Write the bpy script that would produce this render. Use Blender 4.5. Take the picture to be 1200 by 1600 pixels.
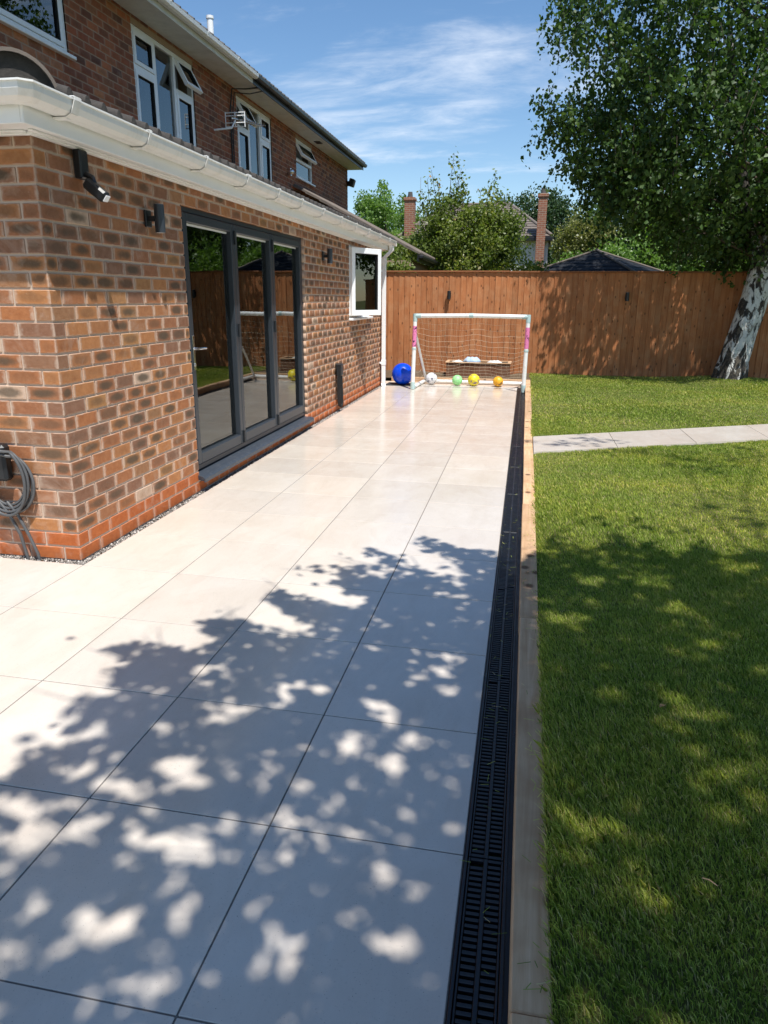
import bpy, math, random
import numpy as np
from mathutils import Vector, Matrix, Euler

for _o in list(bpy.data.objects):
    bpy.data.objects.remove(_o)
scene = bpy.context.scene
COL = scene.collection
random.seed(7)
RNG = np.random.default_rng(11)

# ------------------------------------------------------------------ camera
cam_data = bpy.data.cameras.new("camera")
cam = bpy.data.objects.new("camera", cam_data)
COL.objects.link(cam)
cam_data.sensor_fit = 'VERTICAL'
cam_data.sensor_height = 36.0
cam_data.sensor_width = 27.0
cam_data.lens = 1124.0 / 1600.0 * 36.0
cam_data.clip_start = 0.05
cam_data.clip_end = 2000
_r = Vector((0.98220303, 0.18769085, 0.00702454))
_u = Vector((-0.06005262, 0.27838444, 0.95859052))
_f = Vector((-0.17796315, 0.94195236, -0.28470137))
_m = Matrix(((_r.x, _u.x, -_f.x, 0.06838), (_r.y, _u.y, -_f.y, -1.08043), (_r.z, _u.z, -_f.z, 1.49977), (0, 0, 0, 1)))
cam.matrix_world = _m
scene.camera = cam

# ------------------------------------------------------------------ light
SUNV = Vector((0.26, -0.38, 1.0))                 # towards the sun, per metre of height
_sd = SUNV.normalized()
SUN_EL = math.asin(_sd.z)
SUN_ROT = math.atan2(_sd.x, _sd.y)
sun_data = bpy.data.lights.new("sun", 'SUN')
sun_data.energy = 4.6
sun_data.angle = math.radians(0.53)
sun_data.color = (1.0, 0.972, 0.925)
sun = bpy.data.objects.new("sun", sun_data)
COL.objects.link(sun)
sun.rotation_euler = (-_sd).to_track_quat('-Z', 'Y').to_euler()
sun.location = (4, -6, 14)

world = bpy.data.worlds.new("World")
scene.world = world
world.use_nodes = True


def build_world():
    nt = world.node_tree
    nt.nodes.clear()
    N, L = nt.nodes.new, nt.links.new
    out = N('ShaderNodeOutputWorld')
    bg = N('ShaderNodeBackground')
    sky = N('ShaderNodeTexSky')
    sky.sky_type = 'NISHITA'
    sky.sun_disc = False
    sky.sun_elevation = SUN_EL
    sky.sun_rotation = SUN_ROT
    sky.altitude = 50
    sky.air_density = 1.0
    sky.dust_density = 0.15
    sky.ozone_density = 1.6
    bg.inputs['Strength'].default_value = 0.122
    hsv = N('ShaderNodeHueSaturation')
    hsv.inputs['Saturation'].default_value = 1.16
    hsv.inputs['Value'].default_value = 0.90
    L(sky.outputs[0], hsv.inputs['Color'])
    tc = N('ShaderNodeTexCoord')
    sep = N('ShaderNodeSeparateXYZ')
    L(tc.outputs['Generated'], sep.inputs[0])
    # project the view direction on a high flat layer: clouds foreshorten to the horizon
    zz = N('ShaderNodeMath'); zz.operation = 'MAXIMUM'; zz.inputs[1].default_value = 0.0
    L(sep.outputs['Z'], zz.inputs[0])
    za = N('ShaderNodeMath'); za.operation = 'ADD'; za.inputs[1].default_value = 0.16
    L(zz.outputs[0], za.inputs[0])
    dx = N('ShaderNodeMath'); dx.operation = 'DIVIDE'
    dy = N('ShaderNodeMath'); dy.operation = 'DIVIDE'
    L(sep.outputs['X'], dx.inputs[0]); L(za.outputs[0], dx.inputs[1])
    L(sep.outputs['Y'], dy.inputs[0]); L(za.outputs[0], dy.inputs[1])
    cmb = N('ShaderNodeCombineXYZ')
    L(dx.outputs[0], cmb.inputs[0]); L(dy.outputs[0], cmb.inputs[1])
    mp = N('ShaderNodeMapping')
    mp.inputs['Location'].default_value = (3.1, 0.35, 0)
    mp.inputs['Rotation'].default_value = (0, 0, math.radians(24))
    mp.inputs['Scale'].default_value = (0.55, 1.25, 1)
    L(cmb.outputs[0], mp.inputs[0])
    n1 = N('ShaderNodeTexNoise')
    n1.inputs['Scale'].default_value = 1.0
    n1.inputs['Detail'].default_value = 8
    n1.inputs['Roughness'].default_value = 0.58
    n1.inputs['Distortion'].default_value = 0.9
    L(mp.outputs[0], n1.inputs['Vector'])
    n2 = N('ShaderNodeTexNoise')
    n2.inputs['Scale'].default_value = 6.0
    n2.inputs['Detail'].default_value = 7
    n2.inputs['Roughness'].default_value = 0.66
    n2.inputs['Distortion'].default_value = 0.5
    L(mp.outputs[0], n2.inputs['Vector'])
    mx = N('ShaderNodeMath'); mx.operation = 'MULTIPLY_ADD'; mx.inputs[1].default_value = 0.35
    L(n2.outputs['Fac'], mx.inputs[0]); L(n1.outputs['Fac'], mx.inputs[2])
    rmp = N('ShaderNodeMapRange')
    rmp.interpolation_type = 'SMOOTHSTEP'
    rmp.inputs['From Min'].default_value = 0.70
    rmp.inputs['From Max'].default_value = 1.02
    rmp.inputs['To Max'].default_value = 0.8
    L(mx.outputs[0], rmp.inputs['Value'])
    mix = N('ShaderNodeMix'); mix.data_type = 'RGBA'
    L(rmp.outputs[0], mix.inputs['Factor'])
    L(hsv.outputs[0], mix.inputs[6])
    mix.inputs[7].default_value = (6.2, 6.6, 7.2, 1)
    L(mix.outputs[2], bg.inputs['Color'])
    L(bg.outputs[0], out.inputs['Surface'])


build_world()
scene.view_settings.view_transform = 'Standard'
scene.view_settings.look = 'None'
scene.view_settings.gamma = 1.0
scene.view_settings.exposure = 0.46
scene.view_settings.use_curve_mapping = False
scene.cycles.max_bounces = 8
scene.cycles.transparent_max_bounces = 12
scene.cycles.caustics_reflective = False
scene.cycles.caustics_refractive = False
scene.cycles.use_denoising = True

# ------------------------------------------------------------------ materials
MATS = {}


class NT:
    """small helper around one material's node tree"""
    def __init__(self, name, **princ):
        self.m = bpy.data.materials.new(name)
        self.m.use_nodes = True
        self.t = self.m.node_tree
        self.b = self.t.nodes['Principled BSDF']
        self.out = self.t.nodes['Material Output']
        for k, v in princ.items():
            self.set(k, v)
        MATS[name] = self.m

    def set(self, k, v):
        k = {'color': 'Base Color', 'rough': 'Roughness', 'metal': 'Metallic', 'spec': 'Specular IOR Level',
             'coat': 'Coat Weight', 'coat_rough': 'Coat Roughness'}.get(k, k)
        if k == 'Base Color' and len(v) == 3:
            v = (*v, 1)
        self.b.inputs[k].default_value = v

    def n(self, typ, **kw):
        nd = self.t.nodes.new('ShaderNode' + typ)
        for k, v in kw.items():
            if hasattr(nd, k):
                setattr(nd, k, v)
            else:
                nd.inputs[k.replace('_', ' ')].default_value = v
        return nd

    def l(self, a, b):
        self.t.links.new(a, b)

    def math(self, op, a, b=None, clamp=False):
        nd = self.t.nodes.new('ShaderNodeMath'); nd.operation = op; nd.use_clamp = clamp
        for i, v in enumerate((a, b)):
            if v is None:
                continue
            if isinstance(v, (int, float)):
                nd.inputs[i].default_value = v
            else:
                self.l(v, nd.inputs[i])
        return nd.outputs[0]

    def mix(self, fac, a, b, blend='MIX'):
        nd = self.t.nodes.new('ShaderNodeMix'); nd.data_type = 'RGBA'; nd.blend_type = blend
        for sock, v in ((nd.inputs['Factor'], fac), (nd.inputs[6], a), (nd.inputs[7], b)):
            if isinstance(v, (int, float)):
                sock.default_value = v
            elif isinstance(v, tuple):
                sock.default_value = (*v, 1) if len(v) == 3 else v
            else:
                self.l(v, sock)
        return nd.outputs[2]

    def noise(self, scale, detail=4, rough=0.55, dist=0.0, vec=None, stretch=None, rot=None):
        nd = self.t.nodes.new('ShaderNodeTexNoise')
        nd.inputs['Scale'].default_value = scale
        nd.inputs['Detail'].default_value = detail
        nd.inputs['Roughness'].default_value = rough
        nd.inputs['Distortion'].default_value = dist
        v = vec if vec is not None else self.pos()
        if stretch:
            mp = self.t.nodes.new('ShaderNodeMapping')
            mp.inputs['Scale'].default_value = stretch
            if rot:
                mp.inputs['Rotation'].default_value = rot
            self.l(v, mp.inputs[0]); v = mp.outputs[0]
        self.l(v, nd.inputs['Vector'])
        return nd.outputs['Fac']

    def pos(self):
        if not hasattr(self, '_p'):
            self._p = self.t.nodes.new('ShaderNodeNewGeometry').outputs['Position']
        return self._p

    def objpos(self):
        if not hasattr(self, '_op'):
            self._op = self.t.nodes.new('ShaderNodeTexCoord').outputs['Object']
        return self._op

    def attr(self, name):
        nd = self.t.nodes.new('ShaderNodeAttribute'); nd.attribute_name = name
        return nd.outputs['Fac']

    def rnd(self):
        return self.t.nodes.new('ShaderNodeObjectInfo').outputs['Random']

    def ramp(self, fac, stops, interp='LINEAR'):
        nd = self.t.nodes.new('ShaderNodeValToRGB')
        nd.color_ramp.interpolation = interp
        cr = nd.color_ramp
        while len(cr.elements) < len(stops):
            cr.elements.new(0.5)
        for e, (p, c) in zip(cr.elements, stops):
            e.position = p; e.color = (*c, 1) if len(c) == 3 else c
        self.l(fac, nd.inputs[0])
        return nd.outputs[0]

    def rng(self, v, a, b, c=0.0, d=1.0, smooth=False):
        nd = self.t.nodes.new('ShaderNodeMapRange')
        nd.inputs['From Min'].default_value = a; nd.inputs['From Max'].default_value = b
        nd.inputs['To Min'].default_value = c; nd.inputs['To Max'].default_value = d
        if smooth:
            nd.interpolation_type = 'SMOOTHSTEP'
        self.l(v, nd.inputs['Value'])
        return nd.outputs[0]

    def color(self, sock):
        self.l(sock, self.b.inputs['Base Color'])

    def rough(self, sock):
        self.l(sock, self.b.inputs['Roughness'])

    def bump(self, h, strength=0.3, dist=0.002):
        nd = self.t.nodes.new('ShaderNodeBump')
        nd.inputs['Strength'].default_value = strength
        nd.inputs['Distance'].default_value = dist
        self.l(h, nd.inputs['Height'])
        self.l(nd.outputs[0], self.b.inputs['Normal'])


def brick_material(name, stops, smudge, smear, dark=(0.085, 0.065, 0.043), mortar=(0.58, 0.445, 0.345)):
    k = NT(name, rough=0.88, spec=0.25)
    tone = k.attr('tone')
    uv = k.n('UVMap'); uv.uv_map = 'UVMap'
    sp = k.n('SeparateXYZ'); k.l(uv.outputs[0], sp.inputs[0])
    u, v = sp.outputs[0], sp.outputs[1]
    base = k.ramp(tone, stops)
    n1 = k.noise(26, 5, 0.65)
    n2 = k.noise(9, 4, 0.6)
    n3 = k.noise(140, 3, 0.6)
    base = k.mix(k.rng(n1, 0.3, 0.75), base, k.mix(1.0, base, (0.72, 0.62, 0.55), 'MULTIPLY'))
    # smoky dark middle of the face
    du = k.math('DIVIDE', k.math('SUBTRACT', u, 0.5), 0.46)
    dv = k.math('DIVIDE', k.math('SUBTRACT', v, 0.5), 0.42)
    d = k.math('ADD', k.math('MULTIPLY', du, du), k.math('MULTIPLY', dv, dv))
    d = k.math('ADD', d, k.math('MULTIPLY', k.math('SUBTRACT', n2, 0.5), 1.6))
    f = k.rng(d, 0.1, 1.15, 1.0, 0.0, True)
    amt = k.math('FRACT', k.math('MULTIPLY', tone, 37.7))
    f = k.math('MULTIPLY', k.math('MULTIPLY', f, k.rng(amt, 0.25, 0.75, 0.0, 1.0)), smudge, True)
    base = k.mix(f, base, dark)
    # mortar smear on the arrises
    au = k.math('ABSOLUTE', k.math('SUBTRACT', u, 0.5))
    av = k.math('ABSOLUTE', k.math('SUBTRACT', v, 0.5))
    e = k.math('MAXIMUM', k.math('ADD', k.math('MULTIPLY', au, 1.0), 0.02), av)
    e = k.math('ADD', e, k.math('MULTIPLY', k.math('SUBTRACT', n1, 0.5), 0.28))
    s = k.math('MULTIPLY', k.rng(e, 0.40, 0.53, 0.0, 1.0, True), smear, True)
    base = k.mix(s, base, mortar)
    base = k.mix(k.rng(n3, 0.62, 0.8, 0, 0.35), base, mortar)
    n9 = k.noise(3.1, 5, 0.7, 0.8)
    base = k.mix(k.rng(n9, 0.56, 0.74, 0, 0.4), base, mortar)
    k.color(base)
    k.bump(k.math('ADD', k.math('MULTIPLY', n3, 0.5), n1), 0.55, 0.004)
    return k.m


def make_materials():
    brick_material('brick_rustic', [(0.0, (0.44, 0.178, 0.072)), (0.3, (0.35, 0.158, 0.084)), (0.5, (0.50, 0.225, 0.088)),
                                    (0.68, (0.27, 0.13, 0.075)), (0.82, (0.30, 0.16, 0.10)), (0.9, (0.48, 0.24, 0.09)), (0.93, (0.58, 0.41, 0.29)), (1.0, (0.60, 0.43, 0.31))],
                   0.85, 0.62)
    brick_material('brick_plinth', [(0.0, (0.47, 0.125, 0.035)), (0.6, (0.52, 0.16, 0.05)), (1.0, (0.42, 0.11, 0.035))], 0.08, 0.35)
    brick_material('brick_old', [(0.0, (0.38, 0.122, 0.06)), (0.3, (0.24, 0.088, 0.055)), (0.55, (0.46, 0.165, 0.078)),
                                 (0.75, (0.15, 0.066, 0.05)), (1.0, (0.50, 0.215, 0.105))], 0.35, 0.35, mortar=(0.42, 0.30, 0.22))
    k = NT('mortar', rough=0.95, spec=0.15)
    n = k.noise(60, 5, 0.7); n2 = k.noise(5, 3)
    k.color(k.mix(n2, k.mix(n, (0.47, 0.35, 0.265), (0.64, 0.505, 0.40)), (0.555, 0.43, 0.33)))
    k.bump(n, 0.6, 0.004)
    k = NT('mortar_old', rough=0.95, spec=0.15)
    n = k.noise(60, 5, 0.7)
    k.color(k.mix(n, (0.30, 0.205, 0.145), (0.48, 0.36, 0.26)))
    k.bump(n, 0.6, 0.004)

    # porcelain patio tile
    k = NT('porcelain', spec=0.5)
    p = k.pos()
    n1 = k.noise(1.7, 5, 0.6)
    n2 = k.noise(7, 6, 0.65, 0.6, stretch=(1, 0.35, 1))
    n3 = k.noise(120, 3, 0.6)
    n4 = k.noise(18, 4, 0.7, 0.4)
    c = k.mix(k.rng(n1, 0.3, 0.7), (0.615, 0.54, 0.458), (0.65, 0.59, 0.515))
    c = k.mix(k.rng(n2, 0.45, 0.75, 0, 0.55), c, (0.54, 0.46, 0.38))
    c = k.mix(k.rng(n4, 0.6, 0.8, 0, 0.4), c, (0.645, 0.595, 0.535))
    c = k.mix(k.rng(n3, 0.6, 0.8, 0, 0.5), c, (0.40, 0.355, 0.31))
    rd = k.rnd()
    c = k.mix(1.0, c, k.ramp(rd, [(0, (0.90, 0.895, 0.895)), (0.5, (0.96, 0.96, 0.965)), (1, (1.0, 0.995, 0.985))]), 'MULTIPLY')
    n5 = k.noise(3.2, 6, 0.72, 1.4)
    c = k.mix(k.rng(n5, 0.55, 0.72, 0, 0.16), c, (0.42, 0.365, 0.30))
    n6 = k.noise(0.9, 3, 0.5, 2.2)
    c = k.mix(k.rng(n6, 0.56, 0.60, 0, 0.12), c, (0.70, 0.66, 0.61))
    n7 = k.noise(260, 2, 0.5)
    c = k.mix(k.rng(n7, 0.70, 0.74, 0, 0.75), c, (0.16, 0.14, 0.12))
    k.color(c)
    k.rough(k.math('ADD', k.rng(n1, 0.3, 0.7, 0.11, 0.20), k.rng(n4, 0.4, 0.7, 0, 0.08)))
    k.bump(n3, 0.08, 0.001)
    k = NT('grout', color=(0.17, 0.155, 0.14), rough=0.9)
    n = k.noise(40, 3); k.color(k.mix(n, (0.10, 0.092, 0.085), (0.23, 0.21, 0.19)))

    k = NT('pebble', rough=0.8)
    k.color(k.ramp(k.attr('tone'), [(0, (0.10, 0.095, 0.09)), (0.35, (0.30, 0.27, 0.24)), (0.7, (0.20, 0.175, 0.15)), (0.88, (0.55, 0.51, 0.46)), (1, (0.62, 0.58, 0.54))]))
    k = NT('soil', rough=1.0, spec=0.1)
    n = k.noise(22, 6, 0.7); k.color(k.mix(n, (0.05, 0.035, 0.022), (0.20, 0.14, 0.09))); k.bump(n, 1.0, 0.02)
    k = NT('subsoil', rough=1.0, spec=0.1)
    n = k.noise(0.8, 6, 0.7); n2 = k.noise(30, 4, 0.7)
    k.color(k.mix(n2, k.mix(n, (0.08, 0.105, 0.022), (0.13, 0.14, 0.04)), (0.11, 0.10, 0.045)))

    # upvc, plastic, metal
    k = NT('upvc', color=(0.80, 0.81, 0.81), rough=0.32, spec=0.45)
    n = k.noise(3.5, 4, 0.6, stretch=(1, 1, 2.5)); k.color(k.mix(k.rng(n, 0.5, 0.8, 0, 0.3), (0.88, 0.885, 0.88), (0.72, 0.71, 0.66)))
    k = NT('upvc_gutter', color=(0.78, 0.77, 0.73), rough=0.35)
    n = k.noise(9, 5, 0.7, stretch=(1, 1, 0.4)); k.color(k.mix(k.rng(n, 0.5, 0.78, 0, 0.6), (0.86, 0.855, 0.83), (0.62, 0.59, 0.50)))
    k = NT('old_fascia', rough=0.6)
    n = k.noise(4, 5, 0.7); k.color(k.mix(k.rng(n, 0.45, 0.8, 0, 0.8), (0.66, 0.66, 0.62), (0.44, 0.44, 0.40)))
    k = NT('anthracite', color=(0.030, 0.037, 0.046), rough=0.38, spec=0.5)
    k = NT('anthracite_sill', rough=0.42, spec=0.5)
    n = k.noise(30, 4, 0.7); k.color(k.mix(k.rng(n, 0.5, 0.8), (0.040, 0.050, 0.066), (0.10, 0.105, 0.11)))
    NT('rubber', color=(0.012, 0.012, 0.013), rough=0.6)
    NT('black_plastic', color=(0.014, 0.015, 0.017), rough=0.38)
    k = NT('channel_black', rough=0.33, spec=0.5)
    n = k.noise(12, 4, 0.7); k.color(k.mix(k.rng(n, 0.5, 0.85), (0.005, 0.006, 0.009), (0.022, 0.023, 0.025)))
    k.rough(k.rng(n, 0.3, 0.8, 0.25, 0.55))
    NT('lens', color=(0.75, 0.76, 0.78), rough=0.15)
    NT('chrome', color=(0.75, 0.75, 0.76), rough=0.18, metal=1.0)
    k = NT('cable_grey', rough=0.5)
    k.color(k.mix(k.noise(14, 2), (0.05, 0.052, 0.055), (0.12, 0.12, 0.12)))
    NT('cable_black', color=(0.014, 0.013, 0.013), rough=0.5)

    # glass
    k = NT('glass')
    t = k.t
    tr = k.n('BsdfTransparent'); tr.inputs[0].default_value = (0.86, 0.9, 0.88, 1)
    gl = k.n('BsdfGlossy'); gl.inputs['Roughness'].default_value = 0.012
    gl.inputs[0].default_value = (0.93, 0.97, 0.96, 1)
    fr = k.n('Fresnel'); fr.inputs['IOR'].default_value = 2.25
    wv = k.noise(1.3, 1)
    bp = k.n('Bump'); bp.inputs['Strength'].default_value = 0.03; bp.inputs['Distance'].default_value = 0.05
    k.l(wv, bp.inputs['Height']); k.l(bp.outputs[0], gl.inputs['Normal'])
    ms = k.n('MixShader')
    k.l(fr.outputs[0], ms.inputs[0]); k.l(tr.outputs[0], ms.inputs[1]); k.l(gl.outputs[0], ms.inputs[2])
    k.l(ms.outputs[0], k.out.inputs['Surface'])

    # timber
    def wood(name, a, b, c, axis, rough=0.8, knots=None, seed=0.0):
        k = NT(name, rough=rough, spec=0.3)
        st = {'x': (0.6, 12, 12), 'y': (12, 0.6, 12), 'z': (12, 12, 0.6)}[axis]
        rnd = k.rnd()
        off = k.n('VectorMath'); off.operation = 'ADD'
        cb = k.n('CombineXYZ')
        m = k.math('MULTIPLY', rnd, 37.0)
        for i in range(3):
            k.l(m, cb.inputs[i])
        k.l(k.pos(), off.inputs[0]); k.l(cb.outputs[0], off.inputs[1])
        n1 = k.noise(2.2, 6, 0.68, 1.2, vec=off.outputs[0], stretch=st)
        n2 = k.noise(5, 3, 0.6, vec=off.outputs[0])
        col = k.mix(k.rng(n1, 0.3, 0.72), a, b)
        col = k.mix(k.rng(n2, 0.45, 0.75, 0, 0.7), col, c)
        col = k.mix(1.0, col, k.ramp(rnd, [(0, (0.84, 0.82, 0.80)), (0.5, (1, 1, 1)), (1, (1.10, 1.09, 1.08))]), 'MULTIPLY')
        n8 = k.noise(0.9, 5, 0.65, 0.6)
        col = k.mix(k.rng(n8, 0.42, 0.68, 0, 0.45), col, k.mix(1.0, col, (0.66, 0.68, 0.72), 'MULTIPLY'))
        if knots:
            vo = k.n('TexVoronoi'); vo.feature = 'F1'; vo.voronoi_dimensions = '2D'; vo.inputs['Scale'].default_value = knots[0]
            mp = k.n('Mapping'); mp.inputs['Scale'].default_value = knots[2]
            if axis == 'z':
                mp.inputs['Rotation'].default_value = (math.radians(90), 0, 0)
            k.l(off.outputs[0], mp.inputs[0]); k.l(mp.outputs[0], vo.inputs['Vector'])
            kn = k.rng(vo.outputs['Distance'], 0.04, knots[1], 1.0, 0.0, True)
            col = k.mix(k.math('MULTIPLY', kn, 0.8), col, (0.07, 0.03, 0.012))
        k.color(col)
        k.bump(n1, 0.35, 0.003)
        return k.m
    wood('fence_wood', (0.34, 0.115, 0.04), (0.54, 0.22, 0.085), (0.50, 0.25, 0.12), 'z', 0.78, knots=(3.6, 0.085, (1.6, 0.0, 0.75)))
    wood('fence_cap', (0.22, 0.08, 0.03), (0.32, 0.13, 0.055), (0.26, 0.10, 0.045), 'x', 0.8)
    wood('sleeper', (0.50, 0.295, 0.155), (0.70, 0.475, 0.29), (0.40, 0.215, 0.105), 'y', 0.85, knots=(2.2, 0.12, (1.7, 1.3, 0.0)))
    wood('planter_wood', (0.11, 0.045, 0.022), (0.20, 0.09, 0.048), (0.26, 0.15, 0.09), 'x', 0.85)
    wood('chair_wood', (0.36, 0.19, 0.07), (0.5, 0.3, 0.13), (0.42, 0.24, 0.10), 'z', 0.5)

    # roof
    k = NT('roof_tile_dark', rough=0.85)
    n = k.noise(14, 5, 0.7); k.color(k.mix(n, (0.035, 0.034, 0.034), (0.12, 0.112, 0.105))); k.bump(n, 0.4, 0.004)
    k = NT('roof_tile_grey', rough=0.85)
    n = k.noise(14, 5, 0.7); k.color(k.mix(n, (0.06, 0.058, 0.056), (0.16, 0.152, 0.145))); k.bump(n, 0.4, 0.004)
    k = NT('roof_tile_brown', rough=0.85)
    n = k.noise(5, 5, 0.7); k.color(k.mix(n, (0.085, 0.07, 0.06), (0.22, 0.18, 0.15)))
    k = NT('felt_roof', rough=0.9)
    n = k.noise(18, 4, 0.7); k.color(k.mix(n, (0.005, 0.007, 0.011), (0.013, 0.016, 0.022)))
    k = NT('hip_mortar', rough=0.95)
    n = k.noise(18, 5, 0.7); k.color(k.mix(n, (0.018, 0.017, 0.017), (0.085, 0.075, 0.065))); k.bump(n, 0.8, 0.01)
    NT('render_white', color=(0.78, 0.78, 0.76), rough=0.9)
    k = NT('chimney_brick', rough=0.9)
    br = k.n('TexBrick'); br.inputs['Scale'].default_value = 1.0
    br.inputs['Color1'].default_value = (0.30, 0.11, 0.06, 1); br.inputs['Color2'].default_value = (0.22, 0.09, 0.055, 1)
    br.inputs['Mortar'].default_value = (0.36, 0.27, 0.2, 1)
    br.inputs['Brick Width'].default_value = 0.225; br.inputs['Row Height'].default_value = 0.08; br.inputs['Mortar Size'].default_value = 0.008
    mp = k.n('Mapping'); mp.inputs['Rotation'].default_value = (math.radians(90), 0, 0)
    k.l(k.pos(), mp.inputs[0]); k.l(mp.outputs[0], br.inputs['Vector']); k.color(br.outputs[0])

    # interior
    NT('room_wall', color=(0.66, 0.65, 0.62), rough=0.9)
    NT('room_floor', color=(0.60, 0.57, 0.53), rough=0.35)
    NT('kitchen_unit', color=(0.22, 0.22, 0.23), rough=0.4)
    NT('worktop', color=(0.75, 0.75, 0.74), rough=0.3)
    k = NT('towel', rough=0.95)
    k.color(k.mix(k.noise(20, 3), (0.55, 0.6, 0.66), (0.7, 0.74, 0.78)))
    NT('pot_white', color=(0.72, 0.71, 0.68), rough=0.35)
    NT('jar_yellow', color=(0.6, 0.4, 0.05), rough=0.4)
    k = NT('curtain', rough=0.95)
    k.color(k.mix(k.noise(14, 2, stretch=(1, 6, 0.2)), (0.5, 0.52, 0.55), (0.74, 0.75, 0.77)))

    # toys
    k = NT('ball_blue', rough=0.28, color=(0.0, 0.055, 0.62), spec=0.5)
    def ball(name, a, b, lo, hi, sc, c=None, rough=0.45):
        k = NT(name, rough=rough)
        n = k.noise(sc, 2, 0.5, 0.8, vec=k.objpos())
        col = k.mix(k.rng(n, lo, hi, 0, 1, True), a, b)
        if c:
            n2 = k.noise(sc * 1.7, 2, 0.5, 0.4, vec=k.objpos(), stretch=(1.3, 1, 1))
            col = k.mix(k.rng(n2, 0.60, 0.64, 0, 1, True), col, c)
        # stitched panel seams
        vo = k.n('TexVoronoi'); vo.feature = 'DISTANCE_TO_EDGE'; vo.inputs['Scale'].default_value = 10.5
        k.l(k.objpos(), vo.inputs['Vector'])
        sm = k.rng(vo.outputs['Distance'], 0.0, 0.035, 0.55, 1.0)
        cc = k.n('CombineXYZ')
        for i in range(3):
            k.l(sm, cc.inputs[i])
        k.color(k.mix(1.0, col, cc.outputs[0], 'MULTIPLY'))
        k.bump(vo.outputs['Distance'], 0.25, 0.01)
        return k
    ball('ball_white', (0.80, 0.80, 0.80), (0.72, 0.72, 0.75), 0.4, 0.6, 9, (0.16, 0.16, 0.20))
    ball('ball_green', (0.33, 0.80, 0.30), (0.40, 0.84, 0.36), 0.3, 0.7, 5)
    ball('ball_yellow', (0.80, 0.62, 0.02), (0.83, 0.72, 0.06), 0.4, 0.6, 8, (0.34, 0.24, 0.20))
    ball('ball_orange', (0.85, 0.40, 0.02), (0.86, 0.46, 0.03), 0.4, 0.6, 6, (0.035, 0.03, 0.03))
    k = NT('goal_pipe', rough=0.35)
    n = k.noise(16, 4, 0.7, stretch=(1, 1, 0.5)); k.color(k.mix(k.rng(n, 0.5, 0.75, 0, 0.7), (0.80, 0.80, 0.78), (0.58, 0.56, 0.48)))
    NT('goal_joint', color=(0.42, 0.56, 0.55), rough=0.4)
    k = NT('goal_sleeve', rough=0.7)
    n = k.noise(26, 2, 0.5, 0.5); k.color(k.mix(k.rng(n, 0.57, 0.62), (0.72, 0.20, 0.40), (0.03, 0.015, 0.05)))
    NT('net_cord', color=(0.62, 0.55, 0.42), rough=0.9)
    NT('bag_blue', color=(0.42, 0.55, 0.70), rough=0.6)
    NT('bag_white', color=(0.6, 0.6, 0.58), rough=0.7)
    NT('mat_black', color=(0.03, 0.032, 0.036), rough=0.8)

    # vegetation
    def leaf(name, stops, trans=0.35, rough=0.42, spec=0.5):
        k = NT(name, rough=rough, spec=spec)
        c = k.ramp(k.attr('tone'), stops)
        k.color(c)
        tl = k.n('BsdfTranslucent')
        cc = k.mix(1.0, c, (1.5, 1.7, 0.7), 'MULTIPLY')
        k.l(cc, tl.inputs[0])
        ms = k.n('MixShader'); ms.inputs[0].default_value = trans
        k.l(k.b.outputs[0], ms.inputs[1]); k.l(tl.outputs[0], ms.inputs[2]); k.l(ms.outputs[0], k.out.inputs['Surface'])
        return k
    leaf('leaf_birch', [(0, (0.028, 0.062, 0.013)), (0.5, (0.055, 0.105, 0.022)), (0.85, (0.09, 0.15, 0.034)), (1, (0.15, 0.21, 0.055))], 0.30, 0.5, 0.32)
    leaf('leaf_shade', [(0, (0.035, 0.07, 0.016)), (1, (0.07, 0.12, 0.03))], 0.15)
    leaf('leaf_fruit', [(0, (0.075, 0.115, 0.022)), (0.5, (0.15, 0.20, 0.04)), (0.85, (0.24, 0.27, 0.07)), (0.97, (0.30, 0.26, 0.08)), (1, (0.36, 0.16, 0.06))], 0.4)
    leaf('leaf_bright', [(0, (0.09, 0.17, 0.035)), (1, (0.19, 0.30, 0.065))], 0.4)
    leaf('leaf_dark', [(0, (0.02, 0.045, 0.012)), (1, (0.055, 0.10, 0.028))], 0.2)
    leaf('leaf_olive', [(0, (0.12, 0.135, 0.03)), (1, (0.25, 0.25, 0.085))], 0.35)
    leaf('leaf_house', [(0, (0.12, 0.2, 0.06)), (1, (0.35, 0.42, 0.18))], 0.3)
    # grass
    k = NT('grass', rough=0.55, spec=0.3)
    t = k.attr('tone')
    c = k.ramp(t, [(0, (0.09, 0.15, 0.02)), (0.35, (0.25, 0.34, 0.055)), (0.65, (0.45, 0.54, 0.12)), (0.88, (0.60, 0.59, 0.22)), (1, (0.66, 0.56, 0.33))])
    big = k.noise(0.9, 4, 0.6)
    mid = k.noise(5, 3, 0.6)
    c = k.mix(k.rng(big, 0.42, 0.68, 0, 0.55), c, k.mix(1.0, c, (1.75, 1.35, 1.5), 'MULTIPLY'))
    c = k.mix(k.rng(mid, 0.45, 0.7, 0, 0.5), c, k.mix(1.0, c, (0.65, 0.8, 0.6), 'MULTIPLY'))
    mow = k.noise(1.1, 2, 0.5, 0.3, stretch=(0.18, 1.3, 1), rot=(0, 0, math.radians(-4)))
    c = k.mix(k.rng(mow, 0.48, 0.56, 0, 0.4, True), c, k.mix(1.0, c, (1.35, 1.22, 1.15), 'MULTIPLY'))
    k.color(c)
    tl = k.n('BsdfTranslucent'); k.l(k.mix(1.0, c, (1.5, 1.6, 0.8), 'MULTIPLY'), tl.inputs[0])
    ms = k.n('MixShader'); ms.inputs[0].default_value = 0.3
    k.l(k.b.outputs[0], ms.inputs[1]); k.l(tl.outputs[0], ms.inputs[2]); k.l(ms.outputs[0], k.out.inputs['Surface'])
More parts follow.
